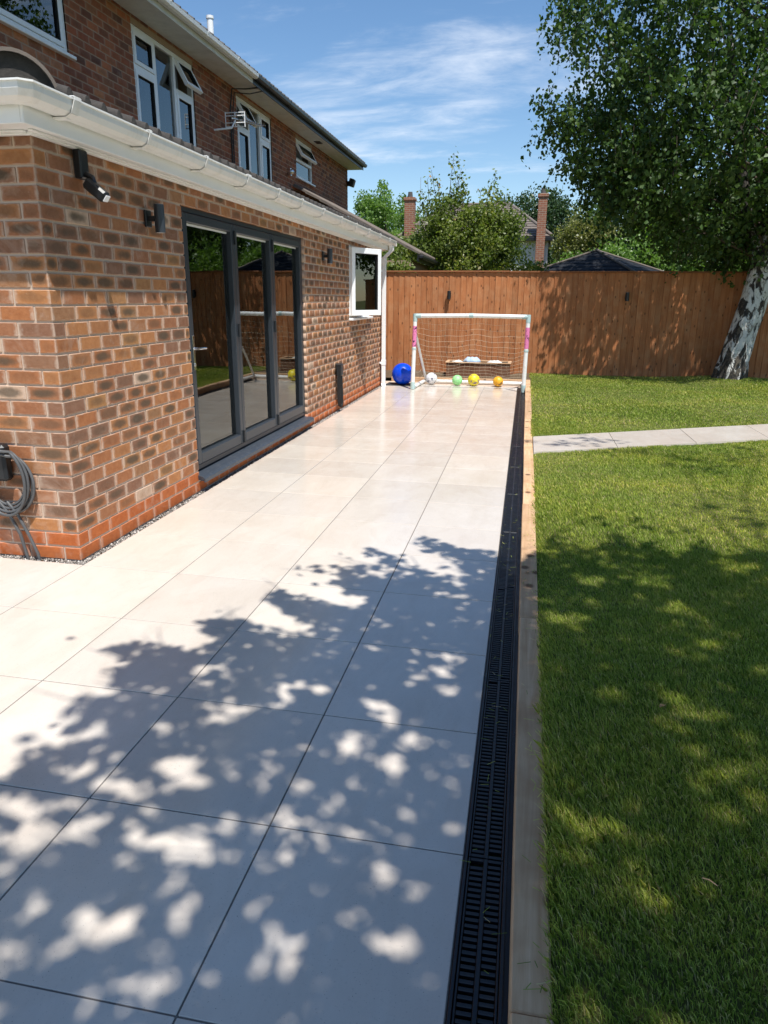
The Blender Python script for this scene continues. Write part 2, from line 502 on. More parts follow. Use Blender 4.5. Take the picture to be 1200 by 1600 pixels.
    # barks
    k = NT('bark_birch', rough=0.85)
    p = k.objpos()
    n1 = k.noise(5.5, 6, 0.62, 1.1, vec=p, stretch=(1, 1, 0.45))
    n2 = k.noise(16, 5, 0.7, 0.6, vec=p, stretch=(1, 1, 0.5))
    sp = k.n('SeparateXYZ'); k.l(p, sp.inputs[0])
    lo = k.rng(sp.outputs[2], 0.1, 0.7, 0.16, 0.0)
    hi = k.rng(sp.outputs[2], 1.6, 3.2, 0.0, 0.14)
    nn = k.math('SUBTRACT', k.math('SUBTRACT', n1, lo), hi)
    c = k.mix(k.rng(nn, 0.45, 0.495, 0, 1, True), (0.028, 0.024, 0.02), (0.66, 0.65, 0.61))
    c = k.mix(k.rng(n2, 0.51, 0.62, 0, 0.8), c, (0.13, 0.105, 0.075))
    k.color(c)
    k.bump(k.math('ADD', n1, k.math('MULTIPLY', n2, 0.5)), 1.0, 0.05)
    k = NT('bark', rough=0.95)
    n = k.noise(9, 6, 0.7, stretch=(1, 1, 0.3)); k.color(k.mix(n, (0.035, 0.025, 0.018), (0.14, 0.105, 0.075)))


make_materials()

# ------------------------------------------------------------------ mesh helpers
ROOTLOC = {}


class MB:
    def __init__(self):
        self.v = []; self.f = []; self.s = []

    def add(self, vs, fs, smooth=False):
        b = len(self.v)
        self.v.extend(tuple(p) for p in vs)
        self.f.extend(tuple(b + i for i in f) for f in fs)
        self.s.extend([smooth] * len(fs))
        return self

    def box(self, lo, hi, ch=0.0, rot=None, piv=None):
        lo = Vector(lo); hi = Vector(hi)
        c = (lo + hi) / 2; h = (hi - lo) / 2
        h = Vector((abs(h.x), abs(h.y), abs(h.z)))
        vs, fs = cbox(h, min(ch, 0.45 * min(h)) if ch else 0)
        if rot is not None:
            M = rot.to_matrix() if isinstance(rot, Euler) else rot
            pv = Vector(piv) if piv is not None else c
            vs = [pv + M @ (Vector(p) + c - pv) for p in vs]
        else:
            vs = [Vector(p) + c for p in vs]
        return self.add(vs, fs)

    def cyl(self, p0, p1, r0, r1=None, n=16, caps=True):
        return self.tube([p0, p1], [r0, r1 if r1 is not None else r0], n, caps)

    def tube(self, pts, rad, n=8, caps=True, smooth=True):
        pts = [Vector(p) for p in pts]
        if isinstance(rad, (int, float)):
            rad = [rad] * len(pts)
        rings = []
        up = None
        for i, p in enumerate(pts):
            t = (pts[min(i + 1, len(pts) - 1)] - pts[max(i - 1, 0)])
            if t.length < 1e-9:
                t = Vector((0, 0, 1))
            t.normalize()
            if up is None:
                up = Vector((0, 0, 1)) if abs(t.z) < 0.9 else Vector((1, 0, 0))
            a = t.cross(up)
            if a.length < 1e-6:
                a = t.cross(Vector((1, 0, 0)))
            a.normalize(); b = a.cross(t).normalized(); up = b
            rings.append([p + (a * math.cos(2 * math.pi * k / n) + b * math.sin(2 * math.pi * k / n)) * rad[i] for k in range(n)])
        vs = [q for r in rings for q in r]; fs = []
        for i in range(len(pts) - 1):
            for k in range(n):
                k2 = (k + 1) % n
                fs.append((i * n + k, i * n + k2, (i + 1) * n + k2, (i + 1) * n + k))
        self.add(vs, fs, smooth)
        if caps:
            self.add(rings[0], [tuple(range(n))]); self.add(rings[-1], [tuple(reversed(range(n)))])
        return self

    def prism(self, poly, p0, p1, flip=False):
        """extrude closed 3D poly (list of Vector offsets) from p0 to p1"""
        n = len(poly)
        a = [Vector(p0) + Vector(q) for q in poly]; b = [Vector(p1) + Vector(q) for q in poly]
        fs = [(k, (k + 1) % n, n + (k + 1) % n, n + k) for k in range(n)]
        fs += [tuple(reversed(range(n))), tuple(range(n, 2 * n))]
        return self.add(a + b, fs)

    def sphere(self, c, r, nu=24, nv=14, sz=(1, 1, 1)):
        c = Vector(c); vs = []; fs = []
        for j in range(nv + 1):
            th = math.pi * j / nv
            for i in range(nu):
                ph = 2 * math.pi * i / nu
                vs.append(c + Vector((r * sz[0] * math.sin(th) * math.cos(ph), r * sz[1] * math.sin(th) * math.sin(ph), r * sz[2] * math.cos(th))))
        for j in range(nv):
            for i in range(nu):
                i2 = (i + 1) % nu
                fs.append((j * nu + i, (j + 1) * nu + i, (j + 1) * nu + i2, j * nu + i2))
        return self.add(vs, fs, True)

    def mesh(self, name, mat):
        me = bpy.data.meshes.new(name)
        me.from_pydata(self.v, [], self.f)
        me.polygons.foreach_set('use_smooth', self.s)
        me.materials.append(MATS[mat])
        me.validate()
        me.update()
        return me

    def build(self, name, mat, parent=None, **kw):
        return link(name, self.mesh(name, mat), parent, **kw)


def cbox(h, ch):
    if not ch:
        vs = [(sx * h.x, sy * h.y, sz * h.z) for sx in (-1, 1) for sy in (-1, 1) for sz in (-1, 1)]
        fs = [(0, 1, 3, 2), (4, 6, 7, 5), (0, 4, 5, 1), (2, 3, 7, 6), (0, 2, 6, 4), (1, 5, 7, 3)]
        return vs, fs
    vs = []; idx = {}
    for sx in (-1, 1):
        for sy in (-1, 1):
            for sz in (-1, 1):
                for a in range(3):
                    q = [sx * (h.x - ch), sy * (h.y - ch), sz * (h.z - ch)]
                    q[a] = (sx, sy, sz)[a] * h[a]
                    idx[(sx, sy, sz, a)] = len(vs); vs.append(tuple(q))
    fs = []
    for a in range(3):
        b, c = (a + 1) % 3, (a + 2) % 3
        for s in (-1, 1):
            def k(sb, sc):
                t = [0, 0, 0]; t[a] = s; t[b] = sb; t[c] = sc
                return idx[(*t, a)]
            f = [k(-1, -1), k(1, -1), k(1, 1), k(-1, 1)]
            fs.append(tuple(f if s > 0 else f[::-1]))
    for a in range(3):          # edges parallel to axis a
        b, c = (a + 1) % 3, (a + 2) % 3
        for sb in (-1, 1):
            for sc in (-1, 1):
                def k(sa, ax):
                    t = [0, 0, 0]; t[a] = sa; t[b] = sb; t[c] = sc
                    return idx[(*t, ax)]
                f = [k(-1, b), k(1, b), k(1, c), k(-1, c)]
                fs.append(tuple(f if sb * sc > 0 else f[::-1]))
    for sx in (-1, 1):
        for sy in (-1, 1):
            for sz in (-1, 1):
                f = [idx[(sx, sy, sz, a)] for a in range(3)]
                fs.append(tuple(f if sx * sy * sz > 0 else f[::-1]))
    return vs, fs


def link(name, data, parent=None, loc=None, rot=None, scale=None, label=None, cat=None, group=None, kind=None):
    o = bpy.data.objects.new(name, data)
    COL.objects.link(o)
    if parent is not None:
        o.parent = parent
        pl = ROOTLOC.get(parent.name)
        if pl is not None:
            o.matrix_parent_inverse = Matrix.Translation(-pl)
    if loc is not None:
        o.location = loc
    if rot is not None:
        o.rotation_euler = rot
    if scale is not None:
        o.scale = scale
    tag(o, label, cat, group, kind)
    return o


def tag(o, label=None, cat=None, group=None, kind=None):
    if label:
        o['label'] = label
    if cat:
        o['category'] = cat
    if group:
        o['group'] = group
    if kind:
        o['kind'] = kind
    return o


def thing(name, loc, label, cat, group=None, kind=None):
    """an Empty at a thing's base; its parts are given in world coordinates"""
    o = bpy.data.objects.new(name, None)
    COL.objects.link(o)
    o.empty_display_size = 0.1
    o.location = loc
    ROOTLOC[o.name] = Vector(loc)
    return tag(o, label, cat, group, kind)


def np_mesh(name, co, nper, mat, tone=None, smooth=False, faces=None):
    """many alike faces: co (F*nper,3) when faces is None, else faces (F,nper) indices"""
    me = bpy.data.meshes.new(name)
    co = np.ascontiguousarray(co, dtype=np.float32)
    if faces is None:
        nf = len(co) // nper
        li = np.arange(len(co), dtype=np.int32)
    else:
        faces = np.ascontiguousarray(faces, dtype=np.int32)
        nf = len(faces); li = faces.ravel()
    me.vertices.add(len(co)); me.vertices.foreach_set('co', co.ravel())
    me.loops.add(len(li)); me.loops.foreach_set('vertex_index', li)
    me.polygons.add(nf)
    me.polygons.foreach_set('loop_start', np.arange(nf, dtype=np.int32) * nper)
    if smooth:
        me.polygons.foreach_set('use_smooth', np.ones(nf, dtype=bool))
    me.update(calc_edges=True)
    if tone is not None:
        a = me.attributes.new('tone', 'FLOAT', 'FACE')
        a.data.foreach_set('value', np.ascontiguousarray(tone, dtype=np.float32))
    me.materials.append(MATS[mat])
    return me


def hash1(*a):
    x = math.sin(sum(v * k for v, k in zip(a, (12.9898, 78.233, 37.719, 4.581)))) * 43758.5453
    return x - math.floor(x)


# ================================================================== setting
WX, WY, YE = -2.398, 2.468, 11.62      # extension: front wall plane, side wall plane, far end
TILT = 0.0094                          # the patio falls to the channel
LZ = 0.085                             # lawn level
FY = 13.8                              # fence face


def ground_sheet():
    # garden soil under the lawn, reaching far beyond the fence
    mb = MB()
    g = -0.06
    mb.add([(-300, -120, g), (300, -120, g), (300, 420, g), (-300, 420, g)], [(0, 1, 2, 3)])
    mb.build('ground', 'subsoil', kind='structure')


def lawn():
    # the raised lawn as a slightly uneven sheet with a cut for the path
    nx, ny = 60, 90
    x0, x1, y0, y1 = 0.212, 12.0, -5.0, FY + 0.02
    vs = []; fs = []
    for j in range(ny + 1):
        for i in range(nx + 1):
            x = x0 + (x1 - x0) * (i / nx) ** 1.5; y = y0 + (y1 - y0) * j / ny
            z = lawn_z(x, y)
            vs.append((x, y, z))
    for j in range(ny):
        for i in range(nx):
            a = j * (nx + 1) + i
            fs.append((a, a + 1, a + nx + 2, a + nx + 1))
    MB().add(vs, fs, True).build('lawn', 'subsoil', kind='structure')


def lawn_z(x, y):
    z = LZ - 0.016 + 0.008 * math.sin(1.7 * x + 0.6) * math.sin(1.1 * y) + 0.004 * math.sin(4.1 * x) * math.cos(3.3 * y)
    d = math.hypot(x - 3.87, (y - 13.35) * 0.9)
    return z + 0.07 * math.exp(-(d / 0.7) ** 2)


PATH = [(0.213, 5.88), (0.213, 6.71), (2.99, 8.18), (2.69, 7.15)]


def path_edges(x):
    n = 5.88 + (x - 0.213) * (7.15 - 5.88) / (2.69 - 0.213)
    f = 6.71 + (x - 0.213) * (8.18 - 6.71) / (2.99 - 0.213)
    return n, f


def grass():
    rng = np.random.default_rng(3)

    def zone(n, xa, xb, ya, yb, h0, h1, w):
        x = rng.uniform(xa, xb, n); y = rng.uniform(ya, yb, n)
        pn = 5.88 + (x - 0.213) * 0.5127; pf = 6.71 + (x - 0.213) * 0.5293
        edge = 0.02 * np.sin(x * 23) + 0.015 * np.sin(x * 51)
        ok = ~((y > pn - 0.005 + edge) & (y < pf + 0.01 + edge))
        # keep only what lies near the view wedge
        ok &= (x < 0.25 + (y + 1.08) * 0.40 + 0.6)
        x = x[ok]; y = y[ok]; n = len(x)
        z = LZ - 0.016 + 0.008 * np.sin(1.7 * x + 0.6) * np.sin(1.1 * y) + 0.004 * np.sin(4.1 * x) * np.cos(3.3 * y)
        z = z + 0.07 * np.exp(-((x - 3.87) ** 2 + ((y - 13.35) * 0.9) ** 2) / 0.49)
        hh = rng.uniform(h0, h1, n) * (0.8 + 0.35 * np.sin(2.3 * x + 1.0) * np.sin(1.9 * y))
        edge_t = (x < 0.27)
        hh = np.where(edge_t & (rng.random(n) < 0.4), hh * 1.45, hh)
        ang = rng.uniform(0, 2 * np.pi, n)
        lean = rng.uniform(0.15, 0.95, n) * hh
        la = rng.uniform(0, 2 * np.pi, n) * 0.5 + 2.2
        wx = np.cos(ang) * w * rng.uniform(0.6, 1.3, n); wy = np.sin(ang) * w * rng.uniform(0.6, 1.3, n)
        mx, my = x + np.cos(la) * lean * 0.35, y + np.sin(la) * lean * 0.35
        tx, ty = x + np.cos(la) * lean, y + np.sin(la) * lean
        co = np.empty((n, 5, 3), dtype=np.float32)
        co[:, 0] = np.stack([x - wx, y - wy, z - 0.006], -1)
        co[:, 1] = np.stack([x + wx, y + wy, z - 0.006], -1)
        co[:, 2] = np.stack([mx + wx * 0.8, my + wy * 0.8, z + hh * 0.6], -1)
        co[:, 3] = np.stack([tx, ty, z + hh], -1)
        co[:, 4] = np.stack([mx - wx * 0.8, my - wy * 0.8, z + hh * 0.6], -1)
        tone = np.clip(rng.normal(0.47, 0.27, n) + 0.10 * np.sin(0.9 * x + 2 + 0.8 * np.sin(y)) * np.sin(1.4 * y + x), 0, 1)
        return co, tone
    parts = [zone(300000, 0.205, 2.3, -0.35, 3.2, 0.018, 0.036, 0.0011),
             zone(200000, 0.205, 3.8, 3.2, 7.6, 0.018, 0.034, 0.0020),
             zone(190000, 0.205, 7.2, 6.4, FY - 0.02, 0.018, 0.032, 0.0040)]
    co = np.concatenate([p[0] for p in parts]); tone = np.concatenate([p[1] for p in parts])
    me = np_mesh('grass', co.reshape(-1, 3), 5, 'grass', tone)
    link('grass', me, kind='stuff', label='short mown grass with paler dry patches covering the lawn', cat='grass')


def patio():
    # grout bed, tilted to the channel; tiles are its children in the same tilted frame
    rot = (0, math.atan(TILT), 0)
    w, l, x_edge = 0.5857, 0.6, -0.0125
    cols = [(-0.5857, x_edge)] + [(-(i + 1) * w, -i * w) for i in range(1, 4)]
    mb = MB()
    mb.box((-2.343, -2.4, -0.05), (x_edge, 12.0, -0.0035))
    mb.box((-6.2, -2.4, -0.05), (-2.3432, 2.4, -0.0036))
    bed = mb.build('patio', 'grout', rot=rot, kind='structure')
    meshes = {}

    def tile(xa, xb, ya, yb):
        sx, sy = round(xb - xa - 0.005, 4), round(yb - ya - 0.005, 4)
        if (sx, sy) not in meshes:
            meshes[(sx, sy)] = MB().box((-sx / 2, -sy / 2, -0.018), (sx / 2, sy / 2, 0), 0.0016).mesh('tile', 'porcelain')
        z = 0.0006 * (hash1(xa, ya) - 0.5)
        link('tile', meshes[(sx, sy)], bed, loc=((xa + xb) / 2, (ya + yb) / 2, z))
    for j in range(-3, 20):
        for (a, b) in cols:
            tile(a, b, j * l, (j + 1) * l)
        if j < 4:
            for i in range(4, 9):
                tile(-(i + 1) * w, -i * w, j * l, (j + 1) * l)


def gravel():
    rng = np.random.default_rng(5)

    def strip(xa, xb, ya, yb, n):
        x = rng.uniform(xa, xb, n); y = rng.uniform(ya, yb, n)
        return x, y
    xs, ys = [], []
    for a in ((-2.398, -2.345, WY - 0.06, 11.9, 5200), (-4.2, -2.34, 2.402, WY - 0.002, 1300)):
        x, y = strip(*a); xs.append(x); ys.append(y)
    x = np.concatenate(xs); y = np.concatenate(ys); n = len(x)
    r = rng.uniform(0.004, 0.0105, n)
    z = -x * TILT - 0.012 + rng.uniform(-0.006, 0.004, n)
    # each pebble an uneven octahedron
    base = np.array([(1, 0, 0), (0, 1, 0), (-1, 0, 0), (0, -1, 0), (0, 0, .75), (0, 0, -.75)], dtype=np.float32)
    tri = np.array([(0, 1, 4), (1, 2, 4), (2, 3, 4), (3, 0, 4), (1, 0, 5), (2, 1, 5), (3, 2, 5), (0, 3, 5)])
    ang = rng.uniform(0, 6.28, n)
    v = np.repeat(base[None], n, 0) * (1 + rng.uniform(-.3, .3, (n, 6, 3)))
    cx = v[..., 0] * np.cos(ang)[:, None] - v[..., 1] * np.sin(ang)[:, None]
    cy = v[..., 0] * np.sin(ang)[:, None] + v[..., 1] * np.cos(ang)[:, None]
    co = np.stack([cx * r[:, None] + x[:, None], cy * r[:, None] + y[:, None], v[..., 2] * r[:, None] + z[:, None]], -1)
    fc = (tri[None] + (np.arange(n) * 6)[:, None, None]).reshape(-1, 3)
    tone = np.repeat(rng.random(n), 8)
    me = np_mesh('gravel', co.reshape(-1, 3), 3, 'pebble', tone, False, fc)
    link('gravel', me, kind='stuff', label='narrow strip of grey gravel along the foot of the brick wall', cat='gravel')
    mb = MB()
    mb.box((-2.398, WY - 0.07, -0.055), (-2.3436, 12.0, 0.004))
    mb.box((-6.2, 2.4004, -0.055), (-2.3986, WY - 0.001, 0.0042))
    mb.build('gravel_bed', 'soil', kind='structure')


def sleepers():
    # timber edging of the raised lawn, laid end to end
    ys = [-2.6, 0.085, 2.05, 4.02, 5.98, 7.95, 9.92, 12.42]
    root = thing('timber_edging', (0.165, 0, 0), 'weathered pale timber sleepers edging the lawn beside the black drain', 'edging')
    for i in range(len(ys) - 1):
        dx = (hash1(i, 3) - 0.5) * 0.006
        a, b = ys[i] + 0.002, ys[i + 1] - 0.002
        mb = MB().box((-0.044, a - (a + b) / 2, -0.09), (0.044, b - (a + b) / 2, 0.087 + (hash1(i, 9) - .5) * .004), 0.004)
        link('sleeper', mb.mesh('sleeper', 'sleeper'), root, loc=(0.166 + dx, (a + b) / 2, 0), rot=(0, 0, (hash1(i, 5) - .5) * .0025))
    # across the end of the patio
    root = thing('timber_edging', (-1.1, 12.47, 0), 'timber sleeper across the end of the patio behind the goal', 'edging')
    MB().box((-2.36, 12.42, -0.05), (-0.9, 12.52, 0.086), 0.005).build('sleeper', 'sleeper', root)
    MB().box((-0.896, 12.42, -0.05), (0.208, 12.52, 0.089), 0.005).build('sleeper', 'sleeper', root)
    # soil bed behind
    vs = []; fs = []
    nx, ny = 40, 22
    for j in range(ny + 1):
        for i in range(nx + 1):
            x = -3.4 + 3.62 * i / nx; y = 12.5 + (FY + 0.1 - 12.5) * j / ny
            vs.append((x, y, 0.066 + 0.02 * math.sin(x * 7 + y * 3) * math.sin(y * 9 - x * 2) + 0.012 * hash1(i, j)))
    for j in range(ny):
        for i in range(nx):
            a = j * (nx + 1) + i
            fs.append((a, a + 1, a + nx + 2, a + nx + 1))
    MB().add(vs, fs, True).build('soil_bed', 'soil', kind='structure')
    MB().box((-3.3, 12.0005, -0.05), (0.1, 12.419, 0.006)).build('concrete_strip', 'mortar', kind='structure')


def drain():
    root = thing('channel_drain', (0.05, 0, 0), 'long black slotted channel drain between pale patio tiles and timber edging', 'drain')
    xa, xb = -0.0105, 0.108
    y0, y1 = -2.4, 12.0
    z = 0.0
    body = MB()
    for (a, b) in ((xa, xa + 0.009), (xb - 0.009, xb)):
        body.box((a, y0, -0.10), (b, y1, z + 0.0015), 0.001)
    body.box((xa + 0.0092, y0, -0.11), (xb - 0.0092, y1, -0.085))
    body.box((xb + 0.0005, y0, -0.09), (0.1215, y1, -0.012))
    body.build('channel', 'channel_black', root)
    ga, gb = xa + 0.011, xb - 0.011
    gm = (ga + gb) / 2
    pitch = 0.0195
    bar_l = MB().box((-(gm - 0.006 - ga - 0.006) / 2, -0.0052, -0.014), ((gm - 0.006 - ga - 0.006) / 2, 0.0052, 0), 0.0016).mesh('bar', 'channel_black')
    wl = gm - 0.006 - ga - 0.006
    k = 0
    y = y0
    while y < y1 - 0.05:
        L = min(1.0, y1 - y)
        gr = MB()
        gr.box((ga, y + 0.002, -0.016), (ga + 0.0058, y + L - 0.002, z - 0.0012), 0.001)
        gr.box((gb - 0.0058, y + 0.002, -0.016), (gb, y + L - 0.002, z - 0.0012), 0.001)
        gr.box((gm - 0.0058, y + 0.002, -0.016), (gm + 0.0058, y + L - 0.002, z - 0.0016), 0.001)
        for e in (y + 0.003, y + L - 0.013):
            gr.box((ga + 0.006, e, -0.016), (gm - 0.006, e + 0.010, z - 0.0018), 0.001)
            gr.box((gm + 0.006, e, -0.016), (gb - 0.006, e + 0.010, z - 0.0018), 0.001)
        nb = int((L - 0.04) / pitch)
        near = -0.45 < y + 0.5 < 2.3
        far = MB()
        o = gr.build('grate', 'channel_black', root)
        for i in range(nb):
            for s in (0, 1):
                yy = y + 0.026 + i * pitch + (pitch / 2 if s else 0)
                cx = (ga + 0.006 + gm - 0.006) / 2 if s == 0 else (gm + 0.006 + gb - 0.006) / 2
                if near:
                    link('bar', bar_l, o, loc=(cx, yy, z - 0.0022))
                else:
                    far.box((cx - wl / 2, yy - 0.0052, -0.016), (cx + wl / 2, yy + 0.0052, z - 0.0022))
        if not near:
            far.build('bars', 'channel_black', o, kind='stuff')
        y += L


def garden_path():
    mb = MB()
    base = [(0.214, 5.86), (0.214, 6.73), (7.4, 10.5), (7.4, 9.55)]
    vs = [(x, y, -0.02) for x, y in base] + [(x, y, LZ - 0.012) for x, y in base]
    mb.add(vs, [(3, 2, 1, 0), (4, 5, 6, 7), (0, 1, 5, 4), (1, 2, 6, 5), (2, 3, 7, 6), (3, 0, 4, 7)])
    p = mb.build('path', 'grout', kind='structure')
    xs = [0.214] + [0.214 + 0.83 * (i + 1) for i in range(8)]
    for i in range(8):
        a, b = xs[i] + 0.003, xs[i + 1] - 0.003
        (n0, f0), (n1, f1) = path_edges(a), path_edges(b)
        t = MB()
        q = [(a, n0), (b, n1), (b, f1), (a, f0)]
        zt = LZ + 0.006 + 0.003 * hash1(i, 2)
        t.add([(x, y, LZ - 0.0116) for x, y in q] + [(x, y, zt) for x, y in q], [(3, 2, 1, 0), (4, 5, 6, 7), (0, 1, 5, 4), (1, 2, 6, 5), (2, 3, 7, 6), (3, 0, 4, 7)])
        t.build('tile', 'porcelain', p)


# ================================================================== brickwork
BL, BW, BH, JT = 0.211, 0.1, 0.0735, 0.011
CP = BH + JT                             # course pitch


def brick_unit():
    """bevelled box of half size 0.5, with box-projected 0..1 uv"""
    h = Vector((0.5, 0.5, 0.5))
    return h


BRICK_MESH = {}


def brick_mesh(size, mat, tone):
    key = (round(size[0], 3), round(size[1], 3), round(size[2], 3), mat, round(tone, 2))
    if key in BRICK_MESH:
        return BRICK_MESH[key]
    h = Vector(size) / 2
    vs, fs = cbox(h, 0.0035)
    me = bpy.data.meshes.new('brick')
    me.from_pydata(vs, [], fs)
    uv = me.uv_layers.new(name='UVMap')
    for p in me.polygons:
        n = p.normal
        a = max(range(3), key=lambda i: abs(n[i]))
        for li in p.loop_indices:
            c = me.vertices[me.loops[li].vertex_index].co
            if a == 0:
                t = (c.y / (2 * h.y) + .5, c.z / (2 * h.z) + .5)
            elif a == 1:
                t = (c.x / (2 * h.x) + .5, c.z / (2 * h.z) + .5)
            else:
                t = (c.x / (2 * h.x) + .5, c.y / (2 * h.y) + .5)
            uv.data[li].uv = t
    at = me.attributes.new('tone', 'FLOAT', 'FACE')
    at.data.foreach_set('value', [tone] * len(me.polygons))
    me.materials.append(MATS[mat])
    BRICK_MESH[key] = me
    return me


def joined_bricks(name, items, mat, parent):
    """items: (lo, hi, tone, axis, sign) - boxes whose outward face gets a chamfer and uv"""
    V = []; F = []; UV = []; T = []
    c = 0.0035
    for lo, hi, tone, ax, sg in items:
        # face axes
        if ax == 'x':
            o = hi[0] if sg > 0 else lo[0]; inn = lo[0] if sg > 0 else hi[0]
            P = lambda a, b, d: (d, a, b)
            a0, a1 = lo[1], hi[1]
        else:
            o = hi[1] if sg > 0 else lo[1]; inn = lo[1] if sg > 0 else hi[1]
            P = lambda a, b, d: (a, d, b)
            a0, a1 = lo[0], hi[0]
        b0, b1 = lo[2], hi[2]
        oc = o - sg * c
        b = len(V)
        V += [P(a0 + c, b0 + c, o), P(a1 - c, b0 + c, o), P(a1 - c, b1 - c, o), P(a0 + c, b1 - c, o)]
        V += [P(a0, b0, oc), P(a1, b0, oc), P(a1, b1, oc), P(a0, b1, oc)]
        V += [P(a0, b0, inn), P(a1, b0, inn), P(a1, b1, inn), P(a0, b1, inn)]
        fs = [(0, 1, 2, 3), (4, 5, 1, 0), (5, 6, 2, 1), (6, 7, 3, 2), (7, 4, 0, 3), (8, 9, 5, 4), (9, 10, 6, 5), (10, 11, 7, 6), (11, 8, 4, 7)]
        flip = (ax == 'x' and sg < 0) or (ax == 'y' and sg > 0)
        q = [(0.02, .04), (.98, .04), (.98, .96), (.02, .96), (0, 0), (1, 0), (1, 1), (0, 1), (0, 0), (1, 0), (1, 1), (0, 1)]
        for f in fs:
            f = f[::-1] if flip else f
            F.append(tuple(b + i for i in f)); UV += [q[i] for i in f]; T.append(tone)
    me = np_mesh(name, np.array(V), 4, mat, T, False, np.array(F))
    uv = me.uv_layers.new(name='UVMap')
    uv.data.foreach_set('uv', np.array(UV, dtype=np.float32).ravel())
    return link(name, me, parent, kind='stuff')


def cut(a, b, holes):
    segs = [(a, b)]
    for h0, h1 in holes:
        n = []
        for s0, s1 in segs:
            if h1 <= s0 or h0 >= s1:
                n.append((s0, s1))
            else:
                if h0 - s0 > 0.014:
                    n.append((s0, h0))
                if s1 - h1 > 0.014:
                    n.append((h1, s1))
        segs = n
    return segs


DOOR = (4.09, 7.08, 0.175, 2.165)
WIN = (9.22, 10.62, 1.205, 2.205)
WTOP = 2.32


def tone_rustic():
    r = random.random()
    return min(0.999, r * 0.93) if r < 0.965 else random.uniform(0.93, 0.999)


def extension_walls(house):
    z0 = 0.02
    # mortar core
    e = 0.006
    core = MB()
    t = 0.30
    x1 = WX - e; x0 = WX - t
    # front wall around the openings, built as butted blocks
    zb = -0.05
    core.box((x0, WY + e, zb), (x1, DOOR[0] - e, WTOP))
    core.box((x0, DOOR[0] - e, zb), (x1, DOOR[1] + e, DOOR[2] - 0.06))
    core.box((x0, DOOR[0] - e, DOOR[3] + 0.004), (x1, DOOR[1] + e, WTOP))
    core.box((x0, DOOR[1] + e, zb), (x1, WIN[0] - e, WTOP))
    core.box((x0, WIN[0] - e, zb), (x1, WIN[1] + e, WIN[2]))
    core.box((x0, WIN[0] - e, WIN[3]), (x1, WIN[1] + e, WTOP))
    core.box((x0, WIN[1] + e, zb), (x1, YE - e, WTOP))
    core.box((-4.93, WY + e, zb), (x0 - 0.0005, WY + t, WTOP))
    core.box((-4.93, YE - t, zb), (x0 - 0.0005, YE - e, WTOP))
    wall = core.build('wall', 'mortar', house)
    singles = []; far = {'brick_rustic': [], 'brick_plinth': []}
    ncourse = 27
    for k in range(ncourse):
        za = z0 + k * CP; zb_ = za + BH
        mat = 'brick_plinth' if k < 2 else 'brick_rustic'
        # front wall
        pieces = []
        if k % 2 == 0:
            y = WY
        else:
            y = WY + BW + JT
        while y < YE - 0.02:
            y2 = min(y + BL, YE)
            pieces.append((y, y2)); y += BL + JT
        holes = []
        if zb_ > DOOR[2] - 0.07 and za < DOOR[3] - 0.05:
            if zb_ > DOOR[2] - 0.01 or k >= 2:
                holes.append((DOOR[0], DOOR[1]))
        if zb_ > WIN[2] + 0.01 and za < WIN[3] - 0.01:
            holes.append((WIN[0], WIN[1]))
        for a, b in pieces:
            for s0, s1 in cut(a, b, holes):
                jx = (random.random() - 0.5) * 0.0025
                jz = (random.random() - 0.5) * 0.002
                it = ((WX - BW + jx, s0, za + jz), (WX + jx, s1, zb_ + jz))
                corner = (k % 2 == 0 and a == WY)
                singles.append((it, mat, 'x', 1, math.hypot(s0 + 1.08, 2.4) + (0 if not corner else -1)))
        # side wall, facing the camera side
        x = WX if k % 2 == 1 else WX - BW - JT
        while x > -4.9:
            j = (random.random() - 0.5) * 0.0025
            it = ((x - BL, WY + j, za), (x, WY + BW + j, zb_))
            vis = x > -2.95
            singles.append((it, mat, 'y', -1, 3.0 if vis else 50))
            x -= BL + JT
    singles.sort(key=lambda s: s[4])
    near, rest = singles[:300], singles[300:]
    for (lo, hi), mat, ax, sg, d in near:
        size = [hi[i] - lo[i] for i in range(3)]
        tone = round(tone_rustic(), 2) if mat == 'brick_rustic' else round(random.random(), 1)
        if ax == 'y' or True:
            me = brick_mesh(size, mat, tone)
        link('brick', me, wall, loc=[(lo[i] + hi[i]) / 2 for i in range(3)])
    for mat in far:
        items = [(lo, hi, tone_rustic() if mat == 'brick_rustic' else random.random(), ax, sg) for (lo, hi), m, ax, sg, d in rest if m == mat]
        if items:
            joined_bricks('brickwork', items, mat, wall)
    return wall


def frame_rect(mb, plane, a0, a1, z0, z1, w, d0, d1, ch=0.004):
    """rectangular frame in a wall facing +x at depth d0..d1; butt joined"""
    mb.box((d0, a0, z0), (d1, a0 + w, z1), ch)
    mb.box((d0, a1 - w, z0), (d1, a1, z1), ch)
    mb.box((d0, a0 + w + .0003, z0), (d1, a1 - w - .0003, z0 + w), ch)
    mb.box((d0, a0 + w + .0003, z1 - w), (d1, a1 - w - .0003, z1), ch)
    return mb


